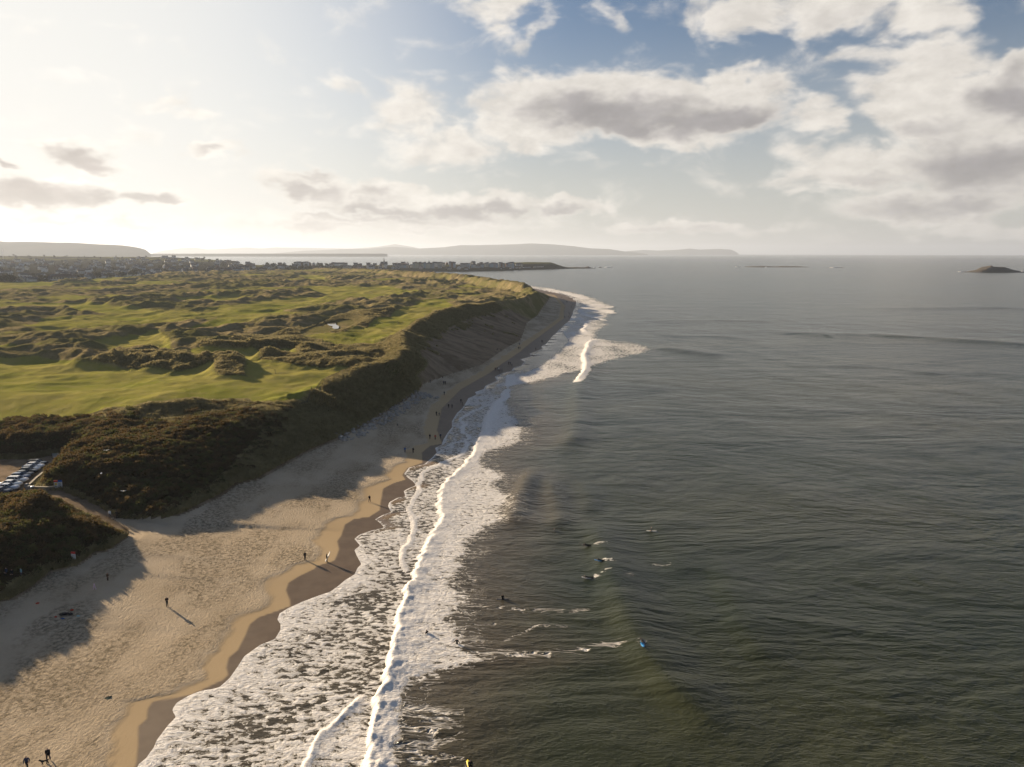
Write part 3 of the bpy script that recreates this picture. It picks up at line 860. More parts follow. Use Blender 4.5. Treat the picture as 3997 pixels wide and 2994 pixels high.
# ------------------------------------------------------------------ far hills, headland and haze
def mat_hill(name, a, b_, scale):
    m, t, b = material(name)
    n = t.noise(t.pos(), scale, 5.0, 0.6)
    t.put(b.inputs['Base Color'], t.mix(t.rng(n, 0.35, 0.65), a, b_))
    b.inputs['Roughness'].default_value = 1.0
    b.inputs['Specular IOR Level'].default_value = 0.0
    return m


HILL = mat_hill('moor', (0.045, 0.042, 0.034), (0.075, 0.066, 0.046), 0.0016)


def hill(name, dist, prof, depth, label):
    """prof: (column, row) of the skyline in the survey; the hill is a real ridge at 'dist' metres"""
    us = np.linspace(prof[0][0], prof[-1][0], 150)
    vs = np.interp(us, [p[0] for p in prof], [p[1] for p in prof])
    cols = 9
    V = np.zeros((150, cols, 3))
    for i, (u, v) in enumerate(zip(us, vs)):
        a = math.atan((u - CX) / F_PX)
        top = CAM_H + (V_HOR - v) / F_PX * dist
        top = max(top, 0.5)
        top += float(pnoise(np.array([u / 60.]), np.array([dist / 900.]))[0]) * 0.03 * top
        for j in range(cols):
            s = -1 + 2 * j / (cols - 1)
            r = (dist + s * depth) / math.cos(a)
            bumpy = 1 + 0.18 * float(pnoise(np.array([u / 80. + j]), np.array([j * 1.7]))[0]) * (abs(s) > 0.1)
            zz = -0.6 + (top + 0.6) * max(0.0, 1 - abs(s) ** 1.5) * bumpy
            V[i, j] = (r * math.sin(a), r * math.cos(a), zz)
    me = grid_mesh(name, V, 150, cols, np.ones((149, cols - 1), bool))
    o = link_mesh(name, me, mat=HILL)
    return tag(o, label, None, None, 'structure')


hill('hill', 9500, [(-2600, 925), (-500, 930), (-200, 936), (0, 942), (60, 948), (200, 949), (320, 952), (430, 958), (510, 961), (560, 968), (590, 976), (602, 988), (612, 994)], 900,
     'flat topped moorland hill ending in a cliff')
hill('hill', 34000, [(620, 990), (660, 980), (740, 970), (790, 970), (830, 976), (900, 973), (980, 968), (1030, 972), (1090, 968), (1200, 969), (1300, 971), (1380, 972),
                     (1440, 968), (1490, 964), (1550, 955), (1600, 962), (1640, 970), (1720, 986), (1760, 992)], 1500, 'faint blue hill on the skyline behind the town')
hill('hill', 24000, [(1080, 991), (1200, 980), (1330, 975), (1450, 972), (1540, 964), (1640, 971), (1740, 966), (1800, 958), (1850, 958), (1920, 957), (2000, 955), (2080, 951), (2150, 954),
                     (2230, 961), (2300, 970), (2370, 972), (2430, 981), (2480, 985), (2520, 991)], 1300, 'long grey hill across the bay behind the headland')
hill('hill', 31000, [(2340, 990), (2420, 982), (2500, 975), (2560, 978), (2640, 974), (2680, 970), (2720, 974), (2800, 971), (2840, 974), (2862, 984), (2870, 991)], 1200,
     'low distant hill at the right end of the skyline')
hill('spit', 11500, [(560, 993), (700, 992), (900, 991.5), (1200, 991), (1500, 990.6), (1520, 992)], 250, 'thin low spit of land far across the bay')

# the town's ground: slopes up from the links to a ridge, then drops to the sea
TOWN_TOP = np.array([  # column, ridge row, ridge distance, shore/near distance
    (-2200, 998, 4300, 1100), (-900, 998, 4300, 1120), (0, 1001, 4200, 1130), (200, 1002, 4000, 1160), (400, 1004, 3800, 1300), (600, 1005, 3600, 1490), (660, 1003, 3500, 1530), (750, 1008, 3400, 1590),
    (850, 1015, 3250, 1650), (940, 1019, 3150, 1700), (965, 1033, 2600, 1720), (1100, 1036, 2450, 1830), (1250, 1036, 2400, 1960), (1400, 1036, 2450, 2200), (1600, 1033, 2500, 2260),
    (1800, 1031, 2560, 2290), (1950, 1030, 2620, 2400), (2000, 1024, 2690, 2480), (2060, 1022, 2720, 2560), (2150, 1023, 2760, 2650), (2175, 1032, 2780, 2690), (2200, 1040, 2800, 2730), (2235, 1044, 2820, 2770), (2310, 1046, 2830, 2800)])


def town_z(X, Y):
    u = CX + F_PX * X / Y
    r = Y
    vt, rt, rn = (np.interp(u, TOWN_TOP[:, 0], TOWN_TOP[:, k]) for k in (1, 2, 3))
    top = CAM_H - (vt - V_HOR) / F_PX * rt
    z0 = np.where(u < 1300, 8.5, 1.5)
    t = np.clip((r - rn) / np.maximum(rt - rn, 60), 0, 1)
    z = z0 + (top - z0) * (t ** np.where(u < 1000, 1.15, 0.7))
    z = np.where(u > 1330, np.where(t < 0.06, -0.6 + (z + 0.6) * t / 0.06, z), z)
    back = sst(r, rt, rt + 260)
    z = z * (1 - back) - 1.0 * back
    return z + 2.2 * fbm(X / 160, Y / 220, 3) * (1 - back) * (t > 0.08) * (u < 1000)


rr = np.concatenate([np.geomspace(1080, 2200, 90), np.linspace(2212, 3050, 90), np.geomspace(3070, 4700, 60)])
uu = np.linspace(-2200, 2318, 480)
Yt = np.repeat(rr[:, None], len(uu), 1)
Xt = Yt * (uu[None, :] - CX) / F_PX
Zt = town_z(Xt, Yt)
rn = np.interp(uu, TOWN_TOP[:, 0], TOWN_TOP[:, 3])
keep = vface(Yt - rn[None, :]) > -5
keep &= vface(Zt) > -0.98
rt_ = np.interp(uu, TOWN_TOP[:, 0], TOWN_TOP[:, 2])
FLD = sst((Yt - rn[None, :]) / (rt_ - rn)[None, :], 0.62, 0.7)
me = grid_mesh('headland', np.stack([Xt, Yt, Zt], -1), *Xt.shape, keep, dict(field=FLD))
mh, t, b = material('headland_ground')
p = t.pos()
n = t.noise(t.v('MULTIPLY', p, (0.004, 0.0035, 0.0)), 1.0, 5.0, 0.6)
n2 = t.noise(p, 0.03, 4.0, 0.6)
c = t.mix(t.rng(n2, 0.4, 0.65), (0.018, 0.017, 0.012), (0.034, 0.031, 0.022))
field = t.m('MULTIPLY', t.rng(n, 0.47, 0.53), t.attr('field'))
c = t.mix(field, c, (0.10, 0.098, 0.034))
t.put(b.inputs['Base Color'], c)
b.inputs['Roughness'].default_value = 1.0
b.inputs['Specular IOR Level'].default_value = 0.0
headland = link_mesh('headland', me, mat=mh)
tag(headland, 'low headland carrying the seaside town', None, None, 'structure')

# haze: one even box of pale air round the whole place
bm = bmesh.new()
bmesh.ops.create_cube(bm, size=1.0)
bmesh.ops.scale(bm, vec=(110000, 110000, 640), verts=bm.verts)
bmesh.ops.translate(bm, vec=(0, 0, 310), verts=bm.verts)
me = bpy.data.meshes.new('haze')
bm.to_mesh(me)
bm.free()
mz = bpy.data.materials.new('haze')
mz.use_nodes = True
t = NT(mz.node_tree)
for nd in list(t.n):
    t.n.remove(nd)
vol = t.node('ShaderNodeVolumePrincipled')
vol.inputs['Color'].default_value = (0.60, 0.68, 0.82, 1)
vol.inputs['Density'].default_value = 4.2e-5
vol.inputs['Anisotropy'].default_value = 0.3
t.l.new(vol.outputs[0], t.node('ShaderNodeOutputMaterial').inputs['Volume'])
haze = link_mesh('haze', me, mat=mz)
tag(haze, 'pale sea haze over the bay', None, None, 'stuff')


# ------------------------------------------------------------------ small mesh builder
class MB:
    def __init__(self):
        self.v, self.f, self.m = [], [], []

    def add(self, verts, faces, mi=0):
        o = len(self.v)
        self.v += [tuple(q) for q in verts]
        self.f += [tuple(o + i for i in f) for f in faces]
        self.m += [mi] * len(faces)
        return self

    def box(self, x0, x1, y0, y1, z0, z1, mi=0):
        return self.add([(x0, y0, z0), (x1, y0, z0), (x1, y1, z0), (x0, y1, z0), (x0, y0, z1), (x1, y0, z1), (x1, y1, z1), (x0, y1, z1)],
                        [(0, 3, 2, 1), (4, 5, 6, 7), (0, 1, 5, 4), (1, 2, 6, 5), (2, 3, 7, 6), (3, 0, 4, 7)], mi)

    def tube(self, pts, rad, n=6, mi=0, cap=True, squash=1.0):
        """tapered tube through pts, radius per point"""
        P = [Vector(p) for p in pts]
        rings = []
        for i, p in enumerate(P):
            d = (P[min(i + 1, len(P) - 1)] - P[max(i - 1, 0)]).normalized()
            a = d.cross(Vector((0, 0, 1)))
            if a.length < 1e-3:
                a = d.cross(Vector((0, 1, 0)))
            a.normalize()
            b = d.cross(a).normalized()
            r = rad[i] if isinstance(rad, (list, tuple)) else rad
            rings.append([p + (a * math.cos(2 * math.pi * k / n) + b * math.sin(2 * math.pi * k / n) * squash) * r for k in range(n)])
        vs = [q for rg in rings for q in rg]
        fs = []
        for i in range(len(P) - 1):
            for k in range(n):
                fs.append((i * n + k, i * n + (k + 1) % n, (i + 1) * n + (k + 1) % n, (i + 1) * n + k))
        if cap:
            fs.append(tuple(range(n - 1, -1, -1)))
            fs.append(tuple((len(P) - 1) * n + k for k in range(n)))
        return self.add(vs, fs, mi)

    def loft(self, rings, mi=0, cap=True):
        n = len(rings[0])
        vs = [q for r in rings for q in r]
        fs = []
        for i in range(len(rings) - 1):
            for k in range(n):
                fs.append((i * n + k, i * n + (k + 1) % n, (i + 1) * n + (k + 1) % n, (i + 1) * n + k))
        if cap:
            fs.append(tuple(range(n - 1, -1, -1)))
            fs.append(tuple((len(rings) - 1) * n + k for k in range(n)))
        return self.add(vs, fs, mi)

    def mesh(self, name, mats=(), smooth=False, fix=True):
        me = bpy.data.meshes.new(name)
        me.from_pydata(self.v, [], self.f)
        for m in mats:
            me.materials.append(m)
        if mats and len(mats) > 1:
            me.polygons.foreach_set('material_index', np.array(self.m, np.int32))
        if fix:
            b = bmesh.new()
            b.from_mesh(me)
            bmesh.ops.recalc_face_normals(b, faces=b.faces)
            b.to_mesh(me)
            b.free()
        if smooth:
            me.polygons.foreach_set('use_smooth', np.ones(len(me.polygons), bool))
        me.update()
        return me


def empty(name, loc, rz=0.0, scale=1.0):
    o = bpy.data.objects.new(name, None)
    COL.objects.link(o)
    o.location = loc
    o.rotation_euler = (0, 0, rz)
    o.scale = (scale,) * 3 if not isinstance(scale, tuple) else scale
    o.empty_display_size = 0.2
    return o


def part(name, me, parent, loc=None, rz=None):
    o = bpy.data.objects.new(name, me)
    COL.objects.link(o)
    o.parent = parent
    if loc:
        o.location = loc
    if rz:
        o.rotation_euler = (0, 0, rz)
    return o


def on_ground(u, v, z0=1.5):
    """world point on the terrain seen at a surveyed point"""
    z = z0
    for _ in range(12):
        x, y = G(u, v, z)
        z = 0.5 * z + 0.5 * ground(x, y)
    x, y = G(u, v, z)
    return x, y, ground(x, y)


# ------------------------------------------------------------------ instanced ground cover
def leaf_material(name, a, b_, trans=0.3):
    m, t, b = material(name)
    oi = t.node('ShaderNodeObjectInfo').outputs['Random']
    n = t.noise(t.pos(), 0.35, 3.0, 0.6)
    f = t.m('ADD', t.m('MULTIPLY', oi, 0.6), t.m('MULTIPLY', t.rng(n, 0.3, 0.7), 0.4))
    c = t.mix(f, a, b_)
    t.put(b.inputs['Base Color'], c)
    b.inputs['Roughness'].default_value = 0.9
    b.inputs['Specular IOR Level'].default_value = 0.1
    tr = t.node('ShaderNodeBsdfTranslucent')
    t.put(tr.inputs[0], c)
    mx = t.node('ShaderNodeMixShader')
    mx.inputs[0].default_value = trans
    out = m.node_tree.nodes['Material Output']
    t.l.new(b.outputs[0], mx.inputs[1])
    t.l.new(tr.outputs[0], mx.inputs[2])
    t.l.new(mx.outputs[0], out.inputs[0])
    return m


def proto_collection(name, meshes):
    c = bpy.data.collections.new(name)
    for i, me in enumerate(meshes):
        c.objects.link(bpy.data.objects.new(name + '_piece', me))
    return c


def scatter(name, pts, scl, coll, label):
    me = bpy.data.meshes.new(name)
    n = len(pts)
    me.vertices.add(n)
    me.vertices.foreach_set('co', np.asarray(pts, np.float32).ravel())
    a = me.attributes.new('scl', 'FLOAT_VECTOR', 'POINT')
    a.data.foreach_set('vector', np.asarray(scl, np.float32).ravel())
    rot = np.zeros((n, 3), np.float32)
    rot[:, 2] = RNG.random(n) * 6.283
    rot[:, :2] = RNG.normal(0, 0.12, (n, 2))
    a = me.attributes.new('rot', 'FLOAT_VECTOR', 'POINT')
    a.data.foreach_set('vector', rot.ravel())
    o = link_mesh(name, me)
    ng = bpy.data.node_groups.new(name, 'GeometryNodeTree')
    ng.interface.new_socket('Geometry', in_out='INPUT', socket_type='NodeSocketGeometry')
    ng.interface.new_socket('Geometry', in_out='OUTPUT', socket_type='NodeSocketGeometry')
    gi, go = ng.nodes.new('NodeGroupInput'), ng.nodes.new('NodeGroupOutput')
    ip = ng.nodes.new('GeometryNodeInstanceOnPoints')
    ci = ng.nodes.new('GeometryNodeCollectionInfo')
    ci.inputs['Collection'].default_value = coll
    ci.inputs['Separate Children'].default_value = True
    ci.inputs['Reset Children'].default_value = True
    ip.inputs['Pick Instance'].default_value = True
    ra, sa = ng.nodes.new('GeometryNodeInputNamedAttribute'), ng.nodes.new('GeometryNodeInputNamedAttribute')
    ra.data_type = sa.data_type = 'FLOAT_VECTOR'
    ra.inputs['Name'].default_value, sa.inputs['Name'].default_value = 'rot', 'scl'
    ng.links.new(gi.outputs[0], ip.inputs['Points'])
    ng.links.new(ci.outputs[0], ip.inputs['Instance'])
    ng.links.new(ra.outputs['Attribute'], ip.inputs['Rotation'])
    ng.links.new(sa.outputs['Attribute'], ip.inputs['Scale'])
    ng.links.new(ip.outputs[0], go.inputs[0])
    md = o.modifiers.new('scatter', 'NODES')
    md.node_group = ng
    return tag(o, label, None, None, 'stuff')


def bush_mesh(k, n=230):
    rg = random.Random(k)
    mb = MB()
    for i in range(n):
        th = rg.random() * 6.283
        ph = math.acos(1 - rg.random() * 0.98)
        r = 0.72 + 0.38 * rg.random() ** 2 + 0.22 * math.sin(th * 3 + k) * math.sin(ph * 2)
        p = Vector((math.sin(ph) * math.cos(th), math.sin(ph) * math.sin(th), 0.85 * math.cos(ph))) * r
        d = (p.normalized() + Vector((rg.uniform(-.7, .7), rg.uniform(-.7, .7), rg.uniform(-.2, .9)))).normalized()
        s = Vector((rg.uniform(-1, 1), rg.uniform(-1, 1), rg.uniform(-1, 1))).cross(d).normalized()
        L, w = rg.uniform(.16, .42), rg.uniform(.04, .10)
        q = p + Vector((0, 0, 0.05))
        mb.add([q - s * w * .5, q + s * w * .5, q + d * L * .6 + s * w, q + d * L, q + d * L * .6 - s * w], [(0, 1, 2, 3, 4)])
    for i in range(9):
        th = i * .7
        mb.tube([(0, 0, -.2), (math.cos(th) * .6, math.sin(th) * .6, .55)], [.05, .015], 3)
    return mb


def tuft_mesh(k, n=34):
    rg = random.Random(100 + k)
    mb = MB()
    for i in range(n):
        th = rg.random() * 6.283
        r0 = rg.random() * .34
        bx, by = r0 * math.cos(th), r0 * math.sin(th)
        ln = rg.uniform(.2, .65)
        a2 = th + rg.uniform(-.8, .8) + 0.4
        h = rg.uniform(.45, 1.0)
        w = rg.uniform(.018, .045)
        s = Vector((-math.sin(a2), math.cos(a2), 0)) * w
        p0, p1 = Vector((bx, by, -.08)), Vector((bx + ln * .35 * math.cos(a2), by + ln * .35 * math.sin(a2), h * .7))
        p2 = Vector((bx + ln * math.cos(a2), by + ln * math.sin(a2), h * .85))
        mb.add([p0 - s, p0 + s, p1 + s * .8, p1 - s * .8], [(0, 1, 2, 3)])
        mb.add([p1 - s * .8, p1 + s * .8, p2], [(0, 1, 2)])
    return mb


SCRUB_M = leaf_material('scrub_twigs', (0.048, 0.037, 0.019), (0.145, 0.10, 0.047), 0.35)
MARRAM_M = leaf_material('marram_blades', (0.19, 0.175, 0.075), (0.42, 0.35, 0.19), 0.45)
GORSE_M = leaf_material('gorse_leaves', (0.05, 0.056, 0.02), (0.135, 0.13, 0.05), 0.3)
bushes = proto_collection('scrub', [bush_mesh(i).mesh('scrub', [SCRUB_M if i % 3 else GORSE_M], fix=False) for i in range(6)])
tufts = proto_collection('marram', [tuft_mesh(i).mesh('marram', [MARRAM_M], fix=False) for i in range(5)])

# scrub thickets on the near dunes
N = 15000
px, py = RNG.uniform(-150, -60, N), RNG.uniform(88, 245, N)
T = terrain(px, py)
ok = RNG.random(N) < 0.95 * sst(T[4] + 0.5 * fbm(px / 7, py / 7, 2), 0.2, 0.75)
for (u, v, z_, rr_) in ((231, 1915, 5, 3.2), (231, 1935, 5, 2.5), (291, 2198, 4, 1.6), (87, 2258, 5, 1.8), (51, 2256, 5, 1.6), (29, 2250, 5, 1.6), (125, 1922, 5, 3.0), (200, 1850, 5, 2.2), (160, 1880, 5, 2.2), (240, 1800, 5, 2.2)):
    gx, gy = G(u, v, z_)
    ok &= np.hypot(px - gx, py - gy) > rr_
sc = RNG.uniform(0.7, 1.5, ok.sum()) * (0.85 + 0.5 * np.clip(T[7][ok] * 2, -0.5, 1))
pts = np.stack([px[ok], py[ok], T[0][ok] + 0.1], -1)
scatter('scrub_thicket', pts, np.stack([sc, sc, sc * RNG.uniform(.75, 1.15, len(sc))], -1), bushes, 'dark brown scrub thicket covering the near dunes')

# marram grass on the dune face, the crest and the near rough
N = 230000
py = 95 + (580 - 95) * RNG.random(N) ** 1.3
px = ev(FOOT, py) - RNG.uniform(-1.0, 1, N) - (RNG.random(N) ** 1.5) * (np.where(py < 240, 75, 140))
T = terrain(px, py)
ok = (T[4] < 0.9) & (T[1] < 0.35) & (T[3] < 0.35) & ~T[8] & (T[5] > 0.03)
ok &= RNG.random(N) < np.where(T[5] < 0.15, 0.4, 1.0)
ok &= np.hypot((px - POND[0]) / 13.0, (py - POND[1] + 14) / 50.0) > 1.0
sc = RNG.uniform(0.6, 1.25, ok.sum())
pts = np.stack([px[ok], py[ok], T[0][ok]], -1)
scatter('marram_grass', pts, np.stack([sc * 1.25, sc * 1.25, sc], -1), tufts, 'marram grass tufts on the dune face and crest')

# ------------------------------------------------------------------ rocks
ROCK_M = plain('pale_rock', (0.30, 0.275, 0.245), 0.85, var=0.35, scale=1.4)
DARK_ROCK = plain('dark_rock', (0.075, 0.062, 0.048), 0.9, var=0.5, scale=0.08)


def rock_mesh(k, sub=2, squash=.7):
    bm = bmesh.new()
    bmesh.ops.create_icosphere(bm, subdivisions=sub, radius=1.0)
    rg = random.Random(k)
    planes = [(Vector((rg.gauss(0, 1), rg.gauss(0, 1), rg.gauss(0, 1))).normalized(), rg.uniform(.55, .9)) for _ in range(7)]
    for v in bm.verts:
        p = v.co.copy()
        for n_, d in planes:
            e = p.dot(n_) - d
            if e > 0:
                p -= n_ * e
        v.co = Vector((p.x, p.y * .85, p.z * squash)) * rg.uniform(.95, 1.05)
    me = bpy.data.meshes.new('boulder')
    bm.to_mesh(me)
    bm.free()
    me.materials.append(ROCK_M)
    return me


rocks = [rock_mesh(i) for i in range(6)]
strip = [(1330, 1722), (1400, 1692), (1470, 1652), (1540, 1612), (1600, 1572), (1650, 1538), (1690, 1545)]
k = 0
for i in range(300):
    t_ = random.random() ** 0.9 * (len(strip) - 1.001)
    j = int(t_)
    u = strip[j][0] + (strip[j + 1][0] - strip[j][0]) * (t_ - j)
    v = strip[j][1] + (strip[j + 1][1] - strip[j][1]) * (t_ - j)
    x, y = G(u, v, 2.6)
    x += random.uniform(-2.6, 2.8)
    y += random.uniform(-1.5, 1.5)
    s = random.uniform(.35, .85) * (1.25 if i < 60 else 1)
    o = bpy.data.objects.new('boulder', rocks[i % 6])
    COL.objects.link(o)
    o.location = (x, y, ground(x, y) + 0.15 * s)
    o.rotation_euler = (random.uniform(-.4, .4), random.uniform(-.4, .4), random.uniform(0, 6.28))
    o.scale = (s, s * random.uniform(.8, 1.2), s * random.uniform(.7, 1.1))
    tag(o, 'pale grey boulder in the line of rocks at the dune foot', 'boulder', 'boulders along the foot of the dunes')


def islet(name, u0, u1, v_base, prof, label):
    """rocky islet: prof = heights (m) across its length"""
    x0, y0 = G(u0, v_base)
    x1, y1 = G(u1, v_base)
    n, mcols = 70, 15
    V = np.zeros((n, mcols, 3))
    L = math.hypot(x1 - x0, y1 - y0)
    for i in range(n):
        t_ = i / (n - 1)
        h = np.interp(t_, [p[0] for p in prof], [p[1] for p in prof])
        for j in range(mcols):
            s = -1 + 2 * j / (mcols - 1)
            X_, Y_ = x0 + (x1 - x0) * t_, y0 + (y1 - y0) * t_ + s * L * 0.2
            nz = float(fbm(np.array([X_ / 14.]), np.array([Y_ / 14.]), 3, .6)[0])
            V[i, j] = (X_, Y_, -1 + (h + 1) * max(0, 1 - abs(s) ** 2.2) * (1 + .5 * nz))
    me = grid_mesh(name, V, n, mcols, np.ones((n - 1, mcols - 1), bool), smooth=False)
    o = link_mesh(name, me, mat=DARK_ROCK)
    return tag(o, label, 'islet')


islet('islet', 3768, 3985, 1060, [(0, 0), (.12, 3), (.3, 13), (.42, 20), (.55, 17), (.7, 15), (.85, 7), (.95, 4), (1, 0)], 'high brown rocky islet at the right edge of the sea')
islet('islet', 2905, 3155, 1041, [(0, 0), (.1, 3), (.3, 4), (.5, 2), (.6, 4), (.85, 3), (1, 0)], 'long low dark reef of rocks out at sea')
islet('islet', 3225, 3300, 1043, [(0, 0), (.3, 1.5), (.7, 1.5), (1, 0)], 'smallest low rock out at sea between reef and islet')
islet('islet', 2205, 2312, 1046, [(0, 2), (.4, 4), (.7, 3), (.85, 7), (1, 0)], 'dark rocky point running out from the headland')
islet('islet', 2335, 2352, 1044, [(0, 0), (.5, 3), (1, 0)], 'tiny rock just off the tip of the headland')
FOAM_M = plain('breaking_foam', (0.8, 0.79, 0.77), 0.9, var=.1)
for (u, v, w_) in [(3755, 1059, 26), (3995, 1057, 22), (2880, 1041, 20), (2990, 1042, 8), (3120, 1041, 10), (2375, 1043.5, 30), (3260, 1044, 40), (2320, 1046, 10)]:
    x, y = G(u, v)
    mb = MB()
    rw = w_ / F_PX * y / 2
    ring = lambda k_, z_: [(rw * k_ * math.cos(a) * (1 + .25 * math.sin(a * 5)), rw * .22 * k_ * math.sin(a) * (1 + .3 * math.cos(a * 3)), z_) for a in [i * 6.283 / 14 for i in range(14)]]
    mb.loft([ring(1, -.3), ring(.95, .9), ring(.55, 1.9)])
    o = link_mesh('breaking_wave', mb.mesh('breaking_wave', [FOAM_M], True))
    o.location = (x, y, 0)
    tag(o, 'white foam of a wave breaking on the far rocks', 'wave', 'waves breaking on the far rocks')

# ------------------------------------------------------------------ pond on the links
PZ = 9.7
POND_O = [(1272, 1262), (1290, 1259), (1312, 1257), (1312, 1268), (1324, 1274), (1322, 1283), (1306, 1285), (1296, 1280), (1300, 1274), (1284, 1271)]
_pp = [G(u, v, PZ) for u, v in POND_O]
_cx, _cy = sum(p[0] for p in _pp) / 10, sum(p[1] for p in _pp) / 10
mp, t, b = material('pond_water')
b.inputs['Base Color'].default_value = (0.02, 0.022, 0.018, 1)
b.inputs['Roughness'].default_value = 0.06
t.put(b.inputs['Normal'], t.bump(t.noise(t.pos(), 0.8, 3.0), 0.05, 0.1))
mb = MB()
mb.add([(x, y, PZ) for x, y in _pp], [tuple(range(len(_pp)))])
pond = link_mesh('pond', mb.mesh('pond', [mp]))
tag(pond, 'small pond shining on the golf links', None, None, 'structure')

# ------------------------------------------------------------------ town
SLATE = plain('slate_roof', (0.052, 0.052, 0.058), 0.55, var=0.3, scale=0.08)
SLATE2 = plain('brown_tile_roof', (0.095, 0.065, 0.05), 0.8, var=0.3, scale=0.08)
WALLS = [plain('render_white', (0.60, 0.59, 0.56), 0.9, var=.08, scale=.2), plain('render_cream', (0.52, 0.47, 0.36), 0.9, var=.08, scale=.2),
         plain('render_grey', (0.33, 0.33, 0.33), 0.9, var=.1, scale=.2), plain('brick_red', (0.21, 0.125, 0.09), 0.9, var=.15, scale=.3),
         plain('render_blue', (0.33, 0.40, 0.47), 0.9, var=.08, scale=.2), plain('render_pink', (0.45, 0.33, 0.29), 0.9, var=.08, scale=.2)]
GLASS_D = plain('dark_window', (0.03, 0.034, 0.04), 0.15, var=.05, spec=.5)


def house_meshes(L, W, H, RH, mat_i, roof, chim=2):
    mb = MB()
    a, b_ = L / 2, W / 2
    mb.add([(-a, -b_, -3), (a, -b_, -3), (a, b_, -3), (-a, b_, -3), (-a, -b_, H), (a, -b_, H), (a, b_, H), (-a, b_, H), (-a, 0, H + RH * .97), (a, 0, H + RH * .97)],
           [(0, 1, 5, 4), (1, 2, 6, 9, 5), (2, 3, 7, 6), (3, 0, 4, 8, 7)])
    wall = mb.mesh('wall', [WALLS[mat_i]])
    e, o_ = .35, .35
    hz = H - o_ * RH / b_
    rf = MB()
    rf.add([(-a - e, -b_ - o_, hz), (a + e, -b_ - o_, hz), (a + e, 0, H + RH), (-a - e, 0, H + RH), (-a - e, b_ + o_, hz), (a + e, b_ + o_, hz),
            (-a - e, -b_ - o_, hz + .25), (a + e, -b_ - o_, hz + .25), (a + e, 0, H + RH + .25), (-a - e, 0, H + RH + .25), (-a - e, b_ + o_, hz + .25), (a + e, b_ + o_, hz + .25)],
           [(0, 3, 2, 1), (3, 4, 5, 2), (6, 7, 8, 9), (9, 8, 11, 10), (0, 1, 7, 6), (4, 10, 11, 5), (0, 6, 9, 3), (3, 9, 10, 4), (1, 2, 8, 7), (2, 5, 11, 8)])
    rfm = rf.mesh('roof', [roof])
    ch = MB()
    ch.box(-.5, .5, -.4, .4, 0, 1.9)
    ch.box(-.6, .6, -.5, .5, 1.5, 1.7)
    chm = ch.mesh('chimney', [WALLS[3]])
    spots = [(-a + .8, 0, H + RH - .8), (a - .8, 0, H + RH - .8)][:chim]
    wn = MB()
    for sy in (-1, 1):
        nx = max(2, int(L / 3))
        for fl in range(max(1, int(H / 2.8))):
            for i in range(nx):
                cx = -a + (i + .5) * L / nx
                wn.box(cx - .55, cx + .55, sy * b_ - .06, sy * b_ + .06, .9 + fl * 2.8, 2.3 + fl * 2.8)
    for sx in (-1, 1):
        wn.box(sx * a - .06, sx * a + .06, -1.4, -.4, .9, 2.2)
        wn.box(sx * a - .06, sx * a + .06, .5, 1.5, .9, 2.2)
    wnm = wn.mesh('windows', [GLASS_D])
    return wall, rfm, chm, spots, wnm


HOUSES = []
for i in range(12):
    two = i % 3
    HOUSES.append(house_meshes(random.uniform(8, 14), random.uniform(7, 9), [2.9, 5.4, 5.4][two], random.uniform(2.6, 3.8), [0, 0, 1, 2, 3, 0, 1, 5, 2, 3, 0, 4][i], SLATE if i % 4 else SLATE2, 1 + i % 2))
COLNAMES = ['white', 'white', 'cream', 'grey', 'brick', 'white', 'cream', 'pink', 'grey', 'brick', 'white', 'blue']


def place_house(proto, x, y, z, rz, label, group, name='house'):
    wall, rfm, chm, spots, wnm = proto
    e = empty(name, (x, y, z), rz, 1.2)
    part('wall', wall, e)
    r_ = part('roof', rfm, e)
    for s in spots:
        part('chimney', chm, r_, s)
    w_ = part('windows', wnm, e)
    w_['kind'] = 'stuff'
    return tag(e, label, 'house', group)


def tz(x, y):
    return float(town_z(np.array([x]), np.array([y]))[0])


taken = []
def free(x, y, d):
    for (a, b_) in taken:
        if (a - x) ** 2 + ((b_ - y) * .6) ** 2 < d * d:
            return False
    taken.append((x, y))
    return True


# front row facing the links
row_u = [88, 108, 128, 146, 205, 222, 240, 262, 286, 300, 318, 352, 372, 410, 428, 452, 476, 500, 520, 545, 566, 590, 610]
for i, u in enumerate(row_u):
    rn_ = np.interp(u, TOWN_TOP[:, 0], TOWN_TOP[:, 3]) + 25 + 20 * random.random()
    x, y = rn_ * (u - CX) / F_PX, rn_
    free(x, y, 6)
    pi = [0, 2, 10, 1, 3, 5, 6, 0][i % 8]
    place_house(HOUSES[pi], x, y, tz(x, y), random.choice([0.3, 1.2, 1.7]) + random.uniform(-.2, .2),
                '%s house in the front row along the far edge of the links' % COLNAMES[pi], 'front row of houses beside the links (%s)' % COLNAMES[pi])
cnt = 0
tries = 0
while cnt < 205 and tries < 6000:
    tries += 1
    u = random.uniform(-20, 965)
    k_ = random.random()
    rn_ = np.interp(u, TOWN_TOP[:, 0], TOWN_TOP[:, 3])
    y = rn_ + 60 + 1700 * k_ ** 1.5
    x = y * (u - CX) / F_PX
    if y > np.interp(u, TOWN_TOP[:, 0], TOWN_TOP[:, 2]) - 60 or not free(x, y, 17):
        continue
    pi = random.choice([0, 1, 2, 5, 3, 4, 6, 8, 9, 10, 10, 11])
    place_house(HOUSES[pi], x, y, tz(x, y), random.choice([.25, 1.75, .9, 1.4]) + random.uniform(-.3, .3),
                '%s house among the houses on the hillside left of the bay' % COLNAMES[pi], 'hillside houses of the town (%s)' % COLNAMES[pi])
    cnt += 1
cnt = 0
tries = 0
